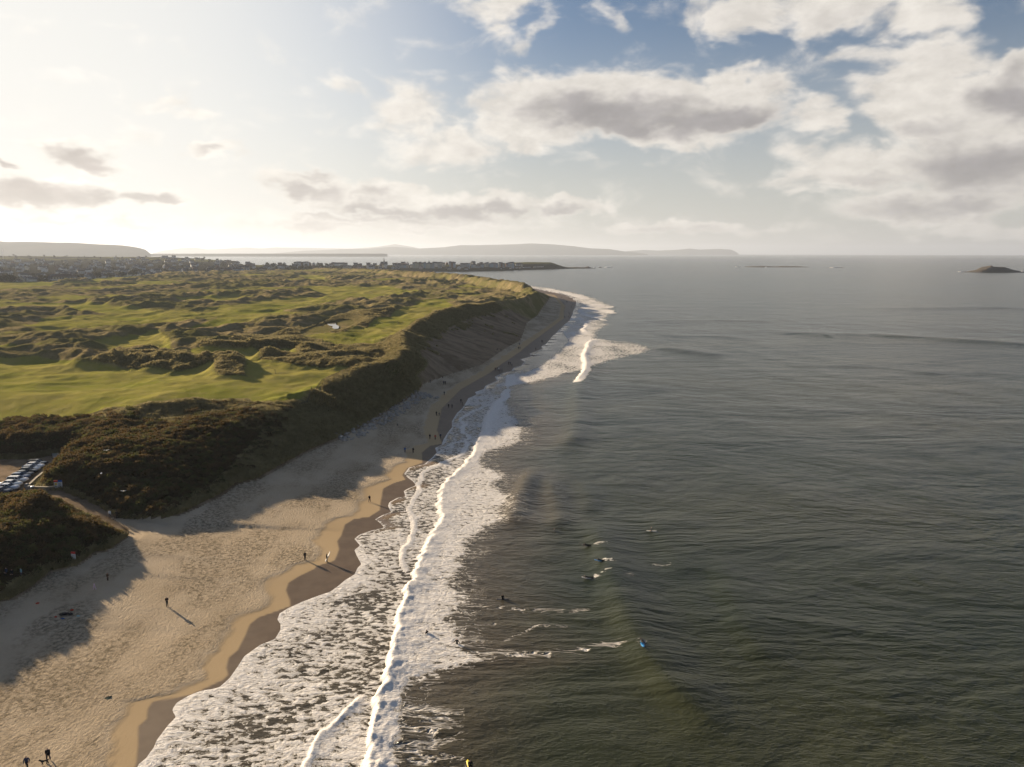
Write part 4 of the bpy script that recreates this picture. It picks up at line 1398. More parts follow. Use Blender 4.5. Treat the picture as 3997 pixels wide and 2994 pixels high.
while cnt < 80 and tries < 4000:
    tries += 1
    u = random.uniform(970, 1900)
    rn_, rt_ = (np.interp(u, TOWN_TOP[:, 0], TOWN_TOP[:, q]) for q in (3, 2))
    y = rn_ + 35 + (rt_ - rn_ + 30) * random.random()
    x = y * (u - CX) / F_PX
    if not free(x, y, 13):
        continue
    pi = random.choice([0, 1, 2, 5, 3, 4, 6, 7, 8, 9, 10])
    place_house(HOUSES[pi], x, y, tz(x, y), random.choice([.0, 1.6]) + random.uniform(-.25, .25),
                '%s house packed into the old town on the headland' % COLNAMES[pi], 'houses of the old town on the headland (%s)' % COLNAMES[pi])
    cnt += 1
# tall terraces on the headland front
TERR = [(1340, 1378, 1052, 10, 1, 'cream'), (1392, 1420, 1045, 10, 3, 'brick'), (1440, 1470, 1048, 10, 0, 'white'), (1486, 1509, 1057, 6, 0, 'long low white'), (1490, 1515, 1045, 11, 1, 'cream'),
        (1548, 1600, 1044, 9, 2, 'grey'), (1616, 1658, 1046, 17, 1, 'cream'), (1659, 1700, 1046, 16, 4, 'pale blue'), (1702, 1740, 1040, 12, 2, 'grey'), (1756, 1781, 1043, 16, 4, 'pale blue'),
        (1800, 1836, 1045, 13, 2, 'grey'), (1840, 1860, 1043, 9, 0, 'white'), (1864, 1890, 1042, 9, 4, 'pale blue'), (1892, 1909, 1041, 13, 1, 'cream'), (1911, 1945, 1042, 13, 4, 'pale blue'),
        (1947, 1970, 1042, 13, 2, 'grey'), (1974, 2007, 1041, 13, 4, 'pale blue'), (2012, 2040, 1037, 7, 0, 'white'), (1095, 1130, 1047, 7, 0, 'white'), (1160, 1215, 1038, 11, 0, 'white flat fronted'), (855, 960, 1068, 11, 3, 'brick'), (945, 985, 1066, 14, 0, 'white')]
for i, (u0, u1, vb, hh, wm, nm) in enumerate(TERR):
    # ground distance where the base row meets the headland
    uc = (u0 + u1) / 2
    rn_, rt_ = (np.interp(uc, TOWN_TOP[:, 0], TOWN_TOP[:, q]) for q in (3, 2))
    ys = np.linspace(rn_, rt_, 200)
    rows_ = [V_HOR + (CAM_H - tz(q * (uc - CX) / F_PX, q)) / q * F_PX for q in ys]
    y = float(ys[int(np.argmin(np.abs(np.array(rows_) - vb)))])
    y = max(y, rn_ + 25)
    x = y * (uc - CX) / F_PX
    L = (u1 - u0) / F_PX * y
    e = empty('terrace', (x, y, tz(x, y)), random.uniform(-.06, .06))
    nu = max(2, int(round(L / 7.5)))
    lu = L / nu
    palette = [wm, wm, wm, 0, 1, 2, 4, 3]
    for q in range(nu):                       # one tall narrow house after another
        hu = hh * random.uniform(.86, 1.08)
        wall, rfm, chm, _, wnm = house_meshes(lu - .04, 11 + random.uniform(-.4, .4), hu, random.uniform(2.4, 4.0), random.choice(palette), SLATE if random.random() < .8 else SLATE2, 0)
        cx = -L / 2 + (q + .5) * lu
        part('wall', wall, e, (cx, 0, 0))
        r_ = part('roof', rfm, e, (cx, 0, 0))
        part('chimney', chm, r_, (lu * .45, 0, hu + 2.2))
        w_ = part('windows', wnm, e, (cx, 0, 0))
        w_['kind'] = 'stuff'
        if random.random() < .7:
            bay = MB().loft([[(-1.6, -5.3, z_), (-1, -6.6, z_), (1, -6.6, z_), (1.6, -5.3, z_)] for z_ in (0, hu * .72)])
            part('bay_window', bay.mesh('bay_window', [WALLS[wm]]), e, (cx, 0, 0))
    place = ['at the left end of the headland town', 'above the bay water', 'on the sea front of the headland'][0 if uc < 1450 else (1 if uc < 1750 else 2)]
    order = ['first', 'second', 'third', 'fourth', 'fifth', 'sixth', 'seventh', 'eighth', 'ninth', 'tenth', 'eleventh', 'twelfth', 'thirteenth', 'fourteenth', 'fifteenth', 'sixteenth', 'seventeenth', 'eighteenth'][i] if i < 18 else ['white low', 'long white', 'brick', 'tall white'][i - 18]
    tag(e, ('%s terrace %s, %s from left' % (nm, place, order)) if i < 18 else '%s terrace behind the far edge of the links' % order, 'terrace', 'terraces of the town')
# church with a spire
x, y = G(1506, 1040, 18)
y = 2420.0
x = y * (1506 - CX) / F_PX
e = empty('church', (x, y, tz(x, y)), 0.2)
wall, rfm, chm, _, wnm = house_meshes(22, 10, 8, 7, 2, SLATE, 0)
part('wall', wall, e)
part('roof', rfm, e)
mb = MB()
mb.box(-2.2, 2.2, -9, -4.8, -2, 15)
part('tower', mb.mesh('tower', [WALLS[2]]), e)
mb = MB()
mb.add([(-2.4, -9.2, 15), (2.4, -9.2, 15), (2.4, -4.6, 15), (-2.4, -4.6, 15), (0, -6.9, 29)], [(0, 1, 4), (1, 2, 4), (2, 3, 4), (3, 0, 4), (3, 2, 1, 0)])
part('spire', mb.mesh('spire', [SLATE]), e)
tag(e, 'grey church with a pointed spire above the headland roofs', 'church')
# pavilion on the links
x, y = G(256, 1103, 11)
e = empty('pavilion', (x, y, ground(x, y)), 0.15)
mb = MB()
mb.box(-16, 16, -6, 6, -1, 3.6)
part('wall', mb.mesh('wall', [WALLS[2]]), e)
mb = MB()
mb.add([(-17, -7, 3.5), (17, -7, 3.5), (17, 7, 3.5), (-17, 7, 3.5), (-9, 0, 8.5), (9, 0, 8.5)], [(0, 1, 5, 4), (1, 2, 5), (2, 3, 4, 5), (3, 0, 4), (3, 2, 1, 0)])
part('roof', mb.mesh('roof', [SLATE2]), e)
mb = MB()
for q in range(7):
    mb.box(-14 + q * 4.2, -11.5 + q * 4.2, -6.1, -5.9, .8, 2.8)
w_ = part('windows', mb.mesh('windows', [GLASS_D]), e)
w_['kind'] = 'stuff'
tag(e, 'low pavilion with a hipped brown roof on the far links', 'pavilion')
# mast on the skyline fields
x, y = 3300 * (42 - CX) / F_PX, 3300.0
e = empty('mast', (x, y, tz(x, y)))
WHITE_M = plain('white_metal', (0.75, 0.75, 0.74), 0.4)
part('pole', MB().tube([(0, 0, 0), (0, 0, 42)], [1.0, .4], 8).mesh('pole', [WHITE_M], True), e)
part('antenna', MB().box(-1.2, 1.2, -.6, .6, 38, 41).mesh('antenna', [WHITE_M]), e)
tag(e, 'slim white mast on the fields behind the town', 'mast')

# trees among the houses
TREE_M = leaf_material('town_tree_leaves', (0.022, 0.022, 0.012), (0.05, 0.045, 0.022), 0.15)
BARK = plain('bark', (0.05, 0.04, 0.03), .9)


def crown_mesh(k):
    rg = random.Random(500 + k)
    mb = MB()
    lobes = [(Vector((rg.uniform(-2.6, 2.6), rg.uniform(-2.6, 2.6), rg.uniform(3.2, 7))), rg.uniform(1.2, 2.3)) for _ in range(8)]
    for c_, r in lobes:
        for i in range(34):
            d = Vector((rg.gauss(0, 1), rg.gauss(0, 1), rg.gauss(0, 1))).normalized()
            p = c_ + d * r * rg.uniform(.55, 1.05)
            s = Vector((rg.gauss(0, 1), rg.gauss(0, 1), rg.gauss(0, 1))).normalized() * rg.uniform(.35, .75)
            q = s.cross(d).normalized() * rg.uniform(.3, .7)
            mb.add([p - s, p + q, p + s, p - q], [(0, 1, 2, 3)])
    return mb.mesh('crown', [TREE_M], fix=False)


crowns = [crown_mesh(i) for i in range(4)]
trunk = MB().tube([(0, 0, -1), (.1, 0, 2), (0, .2, 4.5)], [.35, .25, .12], 6).tube([(.05, 0, 2), (1.4, .5, 4.6)], [.16, .06], 5).tube([(.05, 0, 2.4), (-1.3, -.6, 4.8)], [.16, .06], 5).mesh('trunk', [BARK], True)
cnt = 0
TREES = [(u, 15 + 20 * random.random()) for u in (8, 20, 34, 50, 60, 72, 175, 195, 312, 330, 395, 440, 490, 535)]
while len(TREES) < 230:
    TREES.append((random.uniform(-20, 1350), None))
for (u, d_) in TREES:
    rn_, rt_ = (np.interp(u, TOWN_TOP[:, 0], TOWN_TOP[:, q]) for q in (3, 2))
    y = rn_ + (d_ if d_ else 50 + (rt_ - rn_ - 80) * random.random() ** 1.4)
    x = y * (u - CX) / F_PX
    s = random.uniform(.8, 1.5) * (1.5 if d_ else 1)
    e = empty('town_tree', (x, y, tz(x, y)), random.random() * 6, s)
    part('trunk', trunk, e)
    part('crown', crowns[int(random.random() * 4)], e)
    tag(e, 'dark bushy tree at the front edge of the town' if d_ else 'dark bushy tree between the houses of the town', 'tree', 'trees along the front of the town' if d_ else 'trees between the houses')

# ------------------------------------------------------------------ cars
CAR_COL = {'dark grey': (0.045, 0.048, 0.05), 'white': (0.8, 0.8, 0.8), 'silver blue': (0.46, 0.5, 0.55), 'black': (0.012, 0.012, 0.013), 'charcoal': (0.03, 0.032, 0.035),
           'blue': (0.07, 0.11, 0.2), 'silver': (0.62, 0.62, 0.62), 'pale silver': (0.68, 0.68, 0.66), 'steel blue': (0.42, 0.46, 0.52), 'navy': (0.016, 0.022, 0.045)}
PAINT = {}
for k_, c_ in CAR_COL.items():
    m, t, b = material('paint_' + k_.replace(' ', '_'))
    b.inputs['Base Color'].default_value = (*c_, 1)
    b.inputs['Roughness'].default_value = 0.28
    b.inputs['Metallic'].default_value = 0.15
    b.inputs['Coat Weight'].default_value = 0.6
    b.inputs['Coat Roughness'].default_value = 0.05
    PAINT[k_] = m
GLASS = plain('car_glass', (0.015, 0.018, 0.02), 0.06, var=.02, spec=.6)
TYRE = plain('tyre', (0.018, 0.018, 0.018), .85)
RIM = plain('wheel_rim', (0.4, 0.4, 0.41), .35, .7)
LAMP_W = plain('headlight', (0.7, 0.7, 0.68), .12, spec=.6)
LAMP_R = plain('tail_light', (0.35, 0.012, 0.01), .2, spec=.6)
TRIM = plain('black_trim', (0.02, 0.02, 0.02), .7)


def car_meshes(L=4.3, W=1.78, H=1.48, style=0):
    """x forward"""
    a = L / 2
    hood = .92 if style != 2 else 1.0
    # lower body: cross-sections along x
    xs = [-a, -a + .08, -a + .35, -a * .45, 0, a * .42, a - .55, a - .12, a]
    tops = [.78, .95, 1.0, .98, .97, .95, hood * .92, .74, .58]
    wid = [.80, .92, .98, 1.0, 1.0, 1.0, .98, .9, .72]
    rings = []
    for x_, tp, w_ in zip(xs, tops, wid):
        h = W / 2 * w_
        z0 = .24 if abs(x_) < a - .2 else .34
        rings.append([(x_, -h * .96, z0), (x_, -h, z0 + .18), (x_, -h, .62), (x_, -h * .94, tp * .97), (x_, -h * .6, tp), (x_, h * .6, tp), (x_, h * .94, tp * .97), (x_, h, .62), (x_, h, z0 + .18), (x_, h * .96, z0)])
    body = MB().loft(rings).mesh('body', [], True)
    # greenhouse: glass with a painted roof
    hatch = {0: (-a + .25, -a + .62), 1: (-a + .12, -a + .35), 2: (-a + .75, -a + 1.25)}[style]
    f0, f1 = a - 1.25, a - 2.0
    gw, rw_ = W / 2 * .93, W / 2 * .74
    g = MB()
    rings = [[(hatch[0], -gw, .93), (hatch[1], -rw_, H - .06), (hatch[1], rw_, H - .06), (hatch[0], gw, .93)],
             [(-.1, -gw * 1.01, .95), (-.25, -rw_ * 1.02, H - .03), (-.25, rw_ * 1.02, H - .03), (-.1, gw * 1.01, .95)],
             [(f0, -gw * .95, .90), (f1, -rw_ * .96, H - .07), (f1, rw_ * .96, H - .07), (f0, gw * .95, .90)]]
    glass = g.loft(rings).mesh('glasshouse', [], False)
    r = MB()
    r.loft([[(hatch[1] - .06, -rw_ * 1.0, H - .09), (hatch[1], -rw_ * .8, H - .02), (hatch[1], rw_ * .8, H - .02), (hatch[1] - .06, rw_ * 1.0, H - .09)],
            [(-.3, -rw_ * 1.06, H - .06), (-.3, -rw_ * .8, H + .02), (-.3, rw_ * .8, H + .02), (-.3, rw_ * 1.06, H - .06)],
            [(f1 + .03, -rw_ * 1.0, H - .1), (f1, -rw_ * .8, H - .03), (f1, rw_ * .8, H - .03), (f1 + .03, rw_ * 1.0, H - .1)]])
    for s in (-1, 1):   # pillars
        r.tube([(f0, s * gw * .96, .92), (f1, s * rw_ * .98, H - .07)], .045, 4)
        r.tube([(-.12, s * gw * 1.015, .95), (-.27, s * rw_ * 1.03, H - .05)], .05, 4)
        r.tube([(hatch[0] + .02, s * gw * 1.0, .94), (hatch[1], s * rw_ * 1.01, H - .08)], .09, 4)
    roof = r.mesh('roof', [], False)
    ty = MB()
    n = 16
    ty.loft([[(math.cos(q * 6.283 / n) * rr, y_, math.sin(q * 6.283 / n) * rr) for q in range(n)] for rr, y_ in ((.25, -.1), (.315, -.1), (.32, 0), (.315, .1), (.25, .1))])
    tyre = ty.mesh('tyre', [TYRE], True)
    ri = MB()
    ri.loft([[(math.cos(q * 6.283 / n) * .23, y_, math.sin(q * 6.283 / n) * .23) for q in range(n)] for y_ in (-.105, .105)])
    rim = ri.mesh('rim', [RIM])
    lamp = MB().loft([[(x_, -.17 * k, -.07 * k), (x_, .17 * k, -.07 * k), (x_, .19 * k, .07 * k), (x_, -.15 * k, .08 * k)] for x_, k in ((-.12, 1), (.05, .85))])
    hl, tl = lamp.mesh('headlight', [LAMP_W]), lamp.mesh('tail_light', [LAMP_R])
    mir = MB().loft([[(x_, -.1, -.06), (x_, .1, -.06), (x_, .09, .07), (x_, -.1, .07)] for x_ in (-.05, .06)]).mesh('mirror', [])
    plate = MB().box(-.02, .02, -.26, .26, -.055, .055).mesh('number_plate', [WHITE_M])
    return body, glass, roof, tyre, rim, hl, tl, mir, plate, L, W


STYLES = [car_meshes(4.1, 1.76, 1.5, 0), car_meshes(4.5, 1.8, 1.46, 1), car_meshes(4.6, 1.8, 1.45, 2)]


def make_car(x, y, z, rz, st, col, label, group, cat='car', name='parked_car'):
    body, glass, roof, tyre, rim, hl, tl, mir, plate, L, W = STYLES[st]
    e = empty(name, (x, y, z), rz)

    def painted(nm, me, m, loc=None):
        o = part(nm, me, e, loc)
        if not me.materials:
            me.materials.append(m)
        o.material_slots[0].link = 'OBJECT'
        o.material_slots[0].material = m
        return o
    painted('body', body, PAINT[col])
    painted('roof', roof, PAINT[col])
    painted('windows', glass, GLASS)
    for sx in (-1, 1):
        for sy in (-1, 1):
            w_ = part('wheel', tyre, e, (sx * L * .31, sy * (W / 2 - .1), .32))
            part('rim', rim, w_)
    for s in (-1, 1):
        part('headlight', hl, e, (L / 2 - .17, s * W * .33, .66))
        o = part('tail_light', tl, e, (-L / 2 + .1, s * W * .36, .84), math.pi)
        painted('mirror', mir, PAINT[col], (.72, s * (W / 2 + .08), .98))
    part('number_plate', plate, e, (-L / 2 - .02, 0, .6))
    return tag(e, label, cat, group)


CARS = [(148, 1818, 1, 'dark grey', 'dark grey estate car parked farthest up the row'), (140, 1829, 0, 'white', 'white hatchback parked second from the far end of the row'),
        (124, 1840, 0, 'silver blue', 'silver blue hatchback parked between white and black cars'), (116, 1849, 0, 'black', 'black hatchback parked in the middle of the row'),
        (94, 1862, 2, 'charcoal', 'charcoal saloon parked next to the black hatchback'), (83, 1871, 0, 'blue', 'dark blue car parked between charcoal and silver cars'),
        (72, 1884, 1, 'silver', 'silver estate car with its side in the sun'), (47, 1900, 2, 'pale silver', 'pale silver saloon parked third from the near end'),
        (34, 1914, 2, 'steel blue', 'steel blue saloon parked second from the near end'), (8, 1928, 1, 'navy', 'navy estate car nearest the camera, cut by the frame edge')]
for (u, v, st, c_, lb) in CARS:
    x, y = G(u, v, 5.0)
    make_car(x, y, max(5.0, ground(x, y)) + 0.01, R(2 + random.uniform(-3, 3)), st, c_, lb, 'cars parked in a row in the car park')
# cars on the headland promenade, far off
for i, u in enumerate([1957, 1991, 1998, 2004, 2014, 2020, 2031, 2043, 2046, 2052, 2058, 2062, 2066, 2084, 2090, 2097, 2104, 2112, 2118]):
    rn_ = np.interp(u, TOWN_TOP[:, 0], TOWN_TOP[:, 3])
    y = rn_ + 22
    x = y * (u - CX) / F_PX
    e = empty('promenade_car', (x, y, tz(x, y) + .3), R(-140 + random.uniform(-15, 15)), 1.5)
    for nm, me, m in (('body', STYLES[1][0], PAINT['white']), ('windows', STYLES[1][1], GLASS)):
        o = part(nm, me, e)
        o.material_slots[0].link = 'OBJECT'
        o.material_slots[0].material = m
    tag(e, 'pale car glinting on the headland promenade', 'car', 'cars glinting on the headland promenade')

# ------------------------------------------------------------------ walls, bins, signs by the car park
STONE = plain('wall_stone', (0.21, 0.18, 0.13), .95, var=.4, scale=1.5)
CAP = plain('wall_cap', (0.30, 0.27, 0.21), .95, var=.25, scale=1.5)


def wall(pts, h, th, label):
    P = [(*G(u, v, 5.0),) for u, v in pts]
    e = empty('low_wall', (P[0][0], P[0][1], 4.9))
    for i in range(len(P) - 1):
        (ax, ay), (bx, by) = P[i], P[i + 1]
        n = max(1, int(math.hypot(bx - ax, by - ay) / 1.6))
        for q in range(n):
            x0, y0 = ax + (bx - ax) * q / n, ay + (by - ay) * q / n
            x1, y1 = ax + (bx - ax) * (q + 1) / n, ay + (by - ay) * (q + 1) / n
            L = math.hypot(x1 - x0, y1 - y0)
            mb = MB().box(0, L - .015, -th / 2, th / 2, -.6, h)
            o = part('block', mb.mesh('block', [STONE]), e, (x0 - P[0][0], y0 - P[0][1], random.uniform(-.02, .02)), math.atan2(y1 - y0, x1 - x0))
            c_ = part('coping', MB().box(-.0, L - .03, -th / 2 - .05, th / 2 + .05, h + .002, h + .1).mesh('coping', [CAP]), o)
    return tag(e, label, 'wall')


wall([(116, 1908), (150, 1876), (200, 1836), (254, 1786)], .95, .4, 'long low stone wall running beside the parked cars')
wall([(138, 1916), (185, 1917), (228, 1914)], .9, .4, 'short stone wall beside the beach path')
BIN_M = plain('bin_grey', (0.22, 0.23, 0.24), .6)
BIN_D = plain('bin_dark', (0.05, 0.055, 0.05), .6)
for i, (u, v, m, lb) in enumerate([(108, 1914, BIN_M, 'tall grey litter bin at the end of the long wall'), (118, 1919, BIN_M, 'grey litter bin between the tall bin and the dark bin'), (131, 1920, BIN_D, 'dark litter bin with a pale lid beside the short wall')]):
    x, y = G(u, v, 5.0)
    e = empty('litter_bin', (x, y, ground(x, y)), .3 * i)
    h = 1.25 if i == 0 else 1.05
    part('body', MB().loft([[(-.3 * k, -.3 * k, z_), (.3 * k, -.3 * k, z_), (.3 * k, .3 * k, z_), (-.3 * k, .3 * k, z_)] for z_, k in ((0, .85), (h, 1.05))]).mesh('body', [m]), e)
    part('lid', MB().loft([[(-.34 * k, -.34 * k, z_), (.34 * k, -.34 * k, z_), (.34 * k, .34 * k, z_), (-.34 * k, .34 * k, z_)] for z_, k in ((h + .002, 1), (h + .1, 1), (h + .2, .6))]).mesh('lid', [WHITE_M if i == 2 else BIN_M]), e)
    tag(e, lb, 'bin', 'litter bins by the beach path')
SIGN_W = plain('sign_white', (0.62, 0.62, 0.6), .6)
SIGN_Y = plain('sign_yellow', (0.6, 0.46, 0.1), .6)
SIGN_R = plain('sign_red', (0.5, 0.03, 0.025), .6)
SIGN_B = plain('sign_blue', (0.03, 0.12, 0.4), .6)
SIGN_K = plain('sign_print', (0.07, 0.08, 0.1), .7)
POST = plain('sign_post', (0.12, 0.1, 0.08), .8)
x, y = G(231, 1915, 5.0)
e = empty('information_sign', (x, y, ground(x, y)), R(8), .85)
for s, hd, bd in ((-1, SIGN_R, SIGN_W), (1, SIGN_B, SIGN_W)):
    cx = s * .52
    o = part('panel', MB().box(cx - .48, cx + .48, -.04, .04, .3, 1.95).mesh('panel', [bd]), e)
    part('header', MB().box(cx - .48, cx + .48, -.045, .045, 1.953, 2.45).mesh('header', [hd]), e)
    mb = MB()
    for q in range(9):
        w_ = .3 + .12 * ((q * 7) % 3) / 2
        mb.box(cx - .4, cx - .4 + w_ * 1.6, -.05, -.042, .5 + q * .15, .56 + q * .15)
    part('print', mb.mesh('print', [SIGN_K]), o)
    if s < 0:
        part('yellow_symbol', MB().box(cx - .3, cx + .25, -.055, -.051, 1.1, 1.75).mesh('yellow_symbol', [SIGN_Y]), o)
for s in (-1.04, 0, 1.04):
    part('post', MB().box(s - .05, s + .05, .05, .14, -.3, 2.45).mesh('post', [POST]), e)
tag(e, 'double information board with red and blue headers by the path', 'sign')
x, y, z = on_ground(291, 2196, 4)
e = empty('warning_sign', (x, y, z), R(-8))
o = part('panel', MB().box(-.42, .42, -.03, .03, .55, 1.55).mesh('panel', [SIGN_W]), e)
part('header', MB().box(-.42, .42, -.035, .035, 1.553, 1.95).mesh('header', [SIGN_R]), e)
part('print', MB().box(-.3, .3, -.04, -.033, .75, .8).box(-.3, .2, -.04, -.033, .95, 1.0).box(-.3, .3, -.04, -.033, 1.15, 1.2).mesh('print', [SIGN_K]), o)
part('post', MB().box(-.05, .05, .035, .12, -.3, 1.9).mesh('post', [POST]), e)
tag(e, 'white warning board with a red top standing in the scrub', 'sign')
# field gate beyond the wall
x, y = G(232, 1784, 5.5)
e = empty('field_gate', (x, y, ground(x, y)), R(4))
for z_ in (.3, .6, .9, 1.2):
    part('rail', MB().box(-1.7, 1.7, -.03, .03, z_ - .05, z_ + .05).mesh('rail', [WHITE_M]), e)
for s in (-1.75, 1.75):
    part('post', MB().box(s - .08, s + .08, -.08, .08, -.4, 1.4).mesh('post', [POST]), e)
part('notice', MB().box(-.1, .6, -.06, -.04, .55, 1.05).mesh('notice', [SIGN_W]), e)
tag(e, 'pale metal field gate where the long wall ends', 'gate')
# boundary fence along the crest beside the green
WOOD = plain('weathered_wood', (0.075, 0.06, 0.042), .9, var=.3)
fp = [(1168, 1540), (1217, 1525), (1272, 1490), (1330, 1468), (1389, 1450), (1425, 1438)]
FP = [G(u, v, 13.8) for u, v in fp]
e = empty('boundary_fence', (*FP[0], ground(*FP[0])))
bz = ground(*FP[0])
prev = None
tot = 40
cum = [0]
for i in range(len(FP) - 1):
    cum.append(cum[-1] + math.dist(FP[i], FP[i + 1]))
for q in range(tot + 1):
    s = cum[-1] * q / tot
    x = float(np.interp(s, cum, [p[0] for p in FP]))
    y = float(np.interp(s, cum, [p[1] for p in FP]))
    z = ground(x, y)
    if q == 0:
        post_me = MB().box(-.07, .07, -.07, .07, -.4, 1.0).mesh('post', [WOOD])
    part('post', post_me, e, (x - FP[0][0], y - FP[0][1], z - bz))
    if prev:
        for h in (.35, .75):
            a_, b_ = Vector((prev[0] - FP[0][0], prev[1] - FP[0][1], prev[2] - bz + h)), Vector((x - FP[0][0], y - FP[0][1], z - bz + h))
            part('rail', MB().tube([a_, b_], .06, 4).mesh('rail', [WOOD]), e)
    prev = (x, y, z)
tag(e, 'dark wooden fence along the dune edge of the green', 'fence')
for i, (u, v) in enumerate([(812, 1655), (905, 1640), (1075, 1460)]):
    x, y, z = on_ground(u, v, 12)
    o = link_mesh('marker_post', MB().tube([(0, 0, -.3), (0, 0, 1.7)], [.09, .08], 6).box(-.14, .14, -.04, .04, 1.35, 1.65).mesh('marker_post', [WOOD]))
    o.location = (x, y, z)
    tag(o, ['leftmost marker post on the scrub crest', 'marker post on the crest left of the green', 'marker post standing on the near fairway mound'][i], 'post', 'marker posts')


# ------------------------------------------------------------------ people
def cloth(name, rgb):
    return plain(name, rgb, .85, var=.15, scale=6)


SKIN = cloth('skin', (0.42, 0.26, 0.19))
HAIR = cloth('hair', (0.03, 0.022, 0.015))
CL = {'black': cloth('black_cloth', (0.012, 0.012, 0.014)), 'navy': cloth('navy_cloth', (0.02, 0.03, 0.07)), 'blue': cloth('blue_cloth', (0.04, 0.1, 0.28)),
      'white': cloth('white_cloth', (0.7, 0.71, 0.72)), 'red': cloth('red_cloth', (0.42, 0.06, 0.025)), 'grey': cloth('grey_cloth', (0.12, 0.12, 0.125)),
      'brown': cloth('brown_cloth', (0.10, 0.055, 0.03)), 'pink': cloth('pink_cloth', (0.62, 0.45, 0.55)), 'denim': cloth('denim', (0.035, 0.05, 0.09)),
      'green': cloth('green_cloth', (0.05, 0.08, 0.05)), 'wetsuit': cloth('wetsuit', (0.008, 0.008, 0.009)), 'teal': cloth('teal_cloth', (0.25, 0.42, 0.45))}


def pose(kind):
    """joint positions (m); x = right, y = facing direction, z up. Returns skeleton dict"""
    J = {}
    J['pel'], J['wst'], J['chs'], J['nek'], J['hd0'], J['hd1'] = (0, 0, .95), (0, 0, 1.12), (0, .01, 1.34), (0, .01, 1.49), (0, .03, 1.58), (0, .04, 1.71)
    for s, n in ((-1, 'l'), (1, 'r')):
        J['sh' + n] = (s * .19, 0, 1.42)
        J['hp' + n] = (s * .09, 0, .92)
        k = s if kind in ('walk', 'walk2') else 0
        k = -k if kind == 'walk2' else k
        J['el' + n] = (s * .25, -.10 * k - .02, 1.15)
        J['wr' + n] = (s * .24, -.16 * k + .10, .92)
        J['kn' + n] = (s * .10, .17 * k + .03, .50)
        J['an' + n] = (s * .10, .24 * k if k > 0 else .30 * k, .09 if k >= 0 else .16)
        J['to' + n] = (s * .12, J['an' + n][1] + .17, .03 if k >= 0 else .05)
        if kind == 'phone':
            J['el' + n] = (s * .24, .02, 1.14)
            J['wr' + n] = (s * .10, .26, 1.22)
        if kind == 'wade':
            J['el' + n] = (s * .38, .02, 1.18)
            J['wr' + n] = (s * .50, .12, 1.02)
        if kind == 'carry' and s > 0:
            J['el' + n] = (.26, -.05, 1.16)
            J['wr' + n] = (.30, .12, 1.0)
        if kind == 'sit':      # astride a board
            J['kn' + n] = (s * .30, .34, .80)
            J['an' + n] = (s * .34, .30, .40)
            J['to' + n] = (s * .36, .42, .32)
            J['el' + n] = (s * .27, .06, 1.16)
            J['wr' + n] = (s * .16, .30, 1.0)
        if kind == 'crouch':
            J['kn' + n] = (s * .17, .36, .78)
            J['an' + n] = (s * .15, .34, .40)
            J['to' + n] = (s * .15, .50, .34)
            J['el' + n] = (s * .24, .16, 1.14)
            J['wr' + n] = (s * .12, .36, .98)
    if kind == 'prone':
        J = {'pel': (0, 0, .16), 'wst': (0, .18, .18), 'chs': (0, .40, .24), 'nek': (0, .55, .33), 'hd0': (0, .62, .40), 'hd1': (0, .69, .50)}
        for s, n in ((-1, 'l'), (1, 'r')):
            J['sh' + n] = (s * .19, .47, .28)
            J['hp' + n] = (s * .09, -.04, .15)
            J['el' + n] = (s * .34, .60 + s * .08, .22)
            J['wr' + n] = (s * .36, .82 + s * .2, .06)
            J['kn' + n] = (s * .10, -.46, .14)
            J['an' + n] = (s * .10, -.86, .14)
            J['to' + n] = (s * .10, -1.02, .10)
    return J


RAD = dict(pel=.155, wst=.14, chs=.165, nek=.07, hd0=.09, hd1=.098, sh=.085, el=.055, wr=.04, hp=.115, kn=.085, an=.065, to=.045)


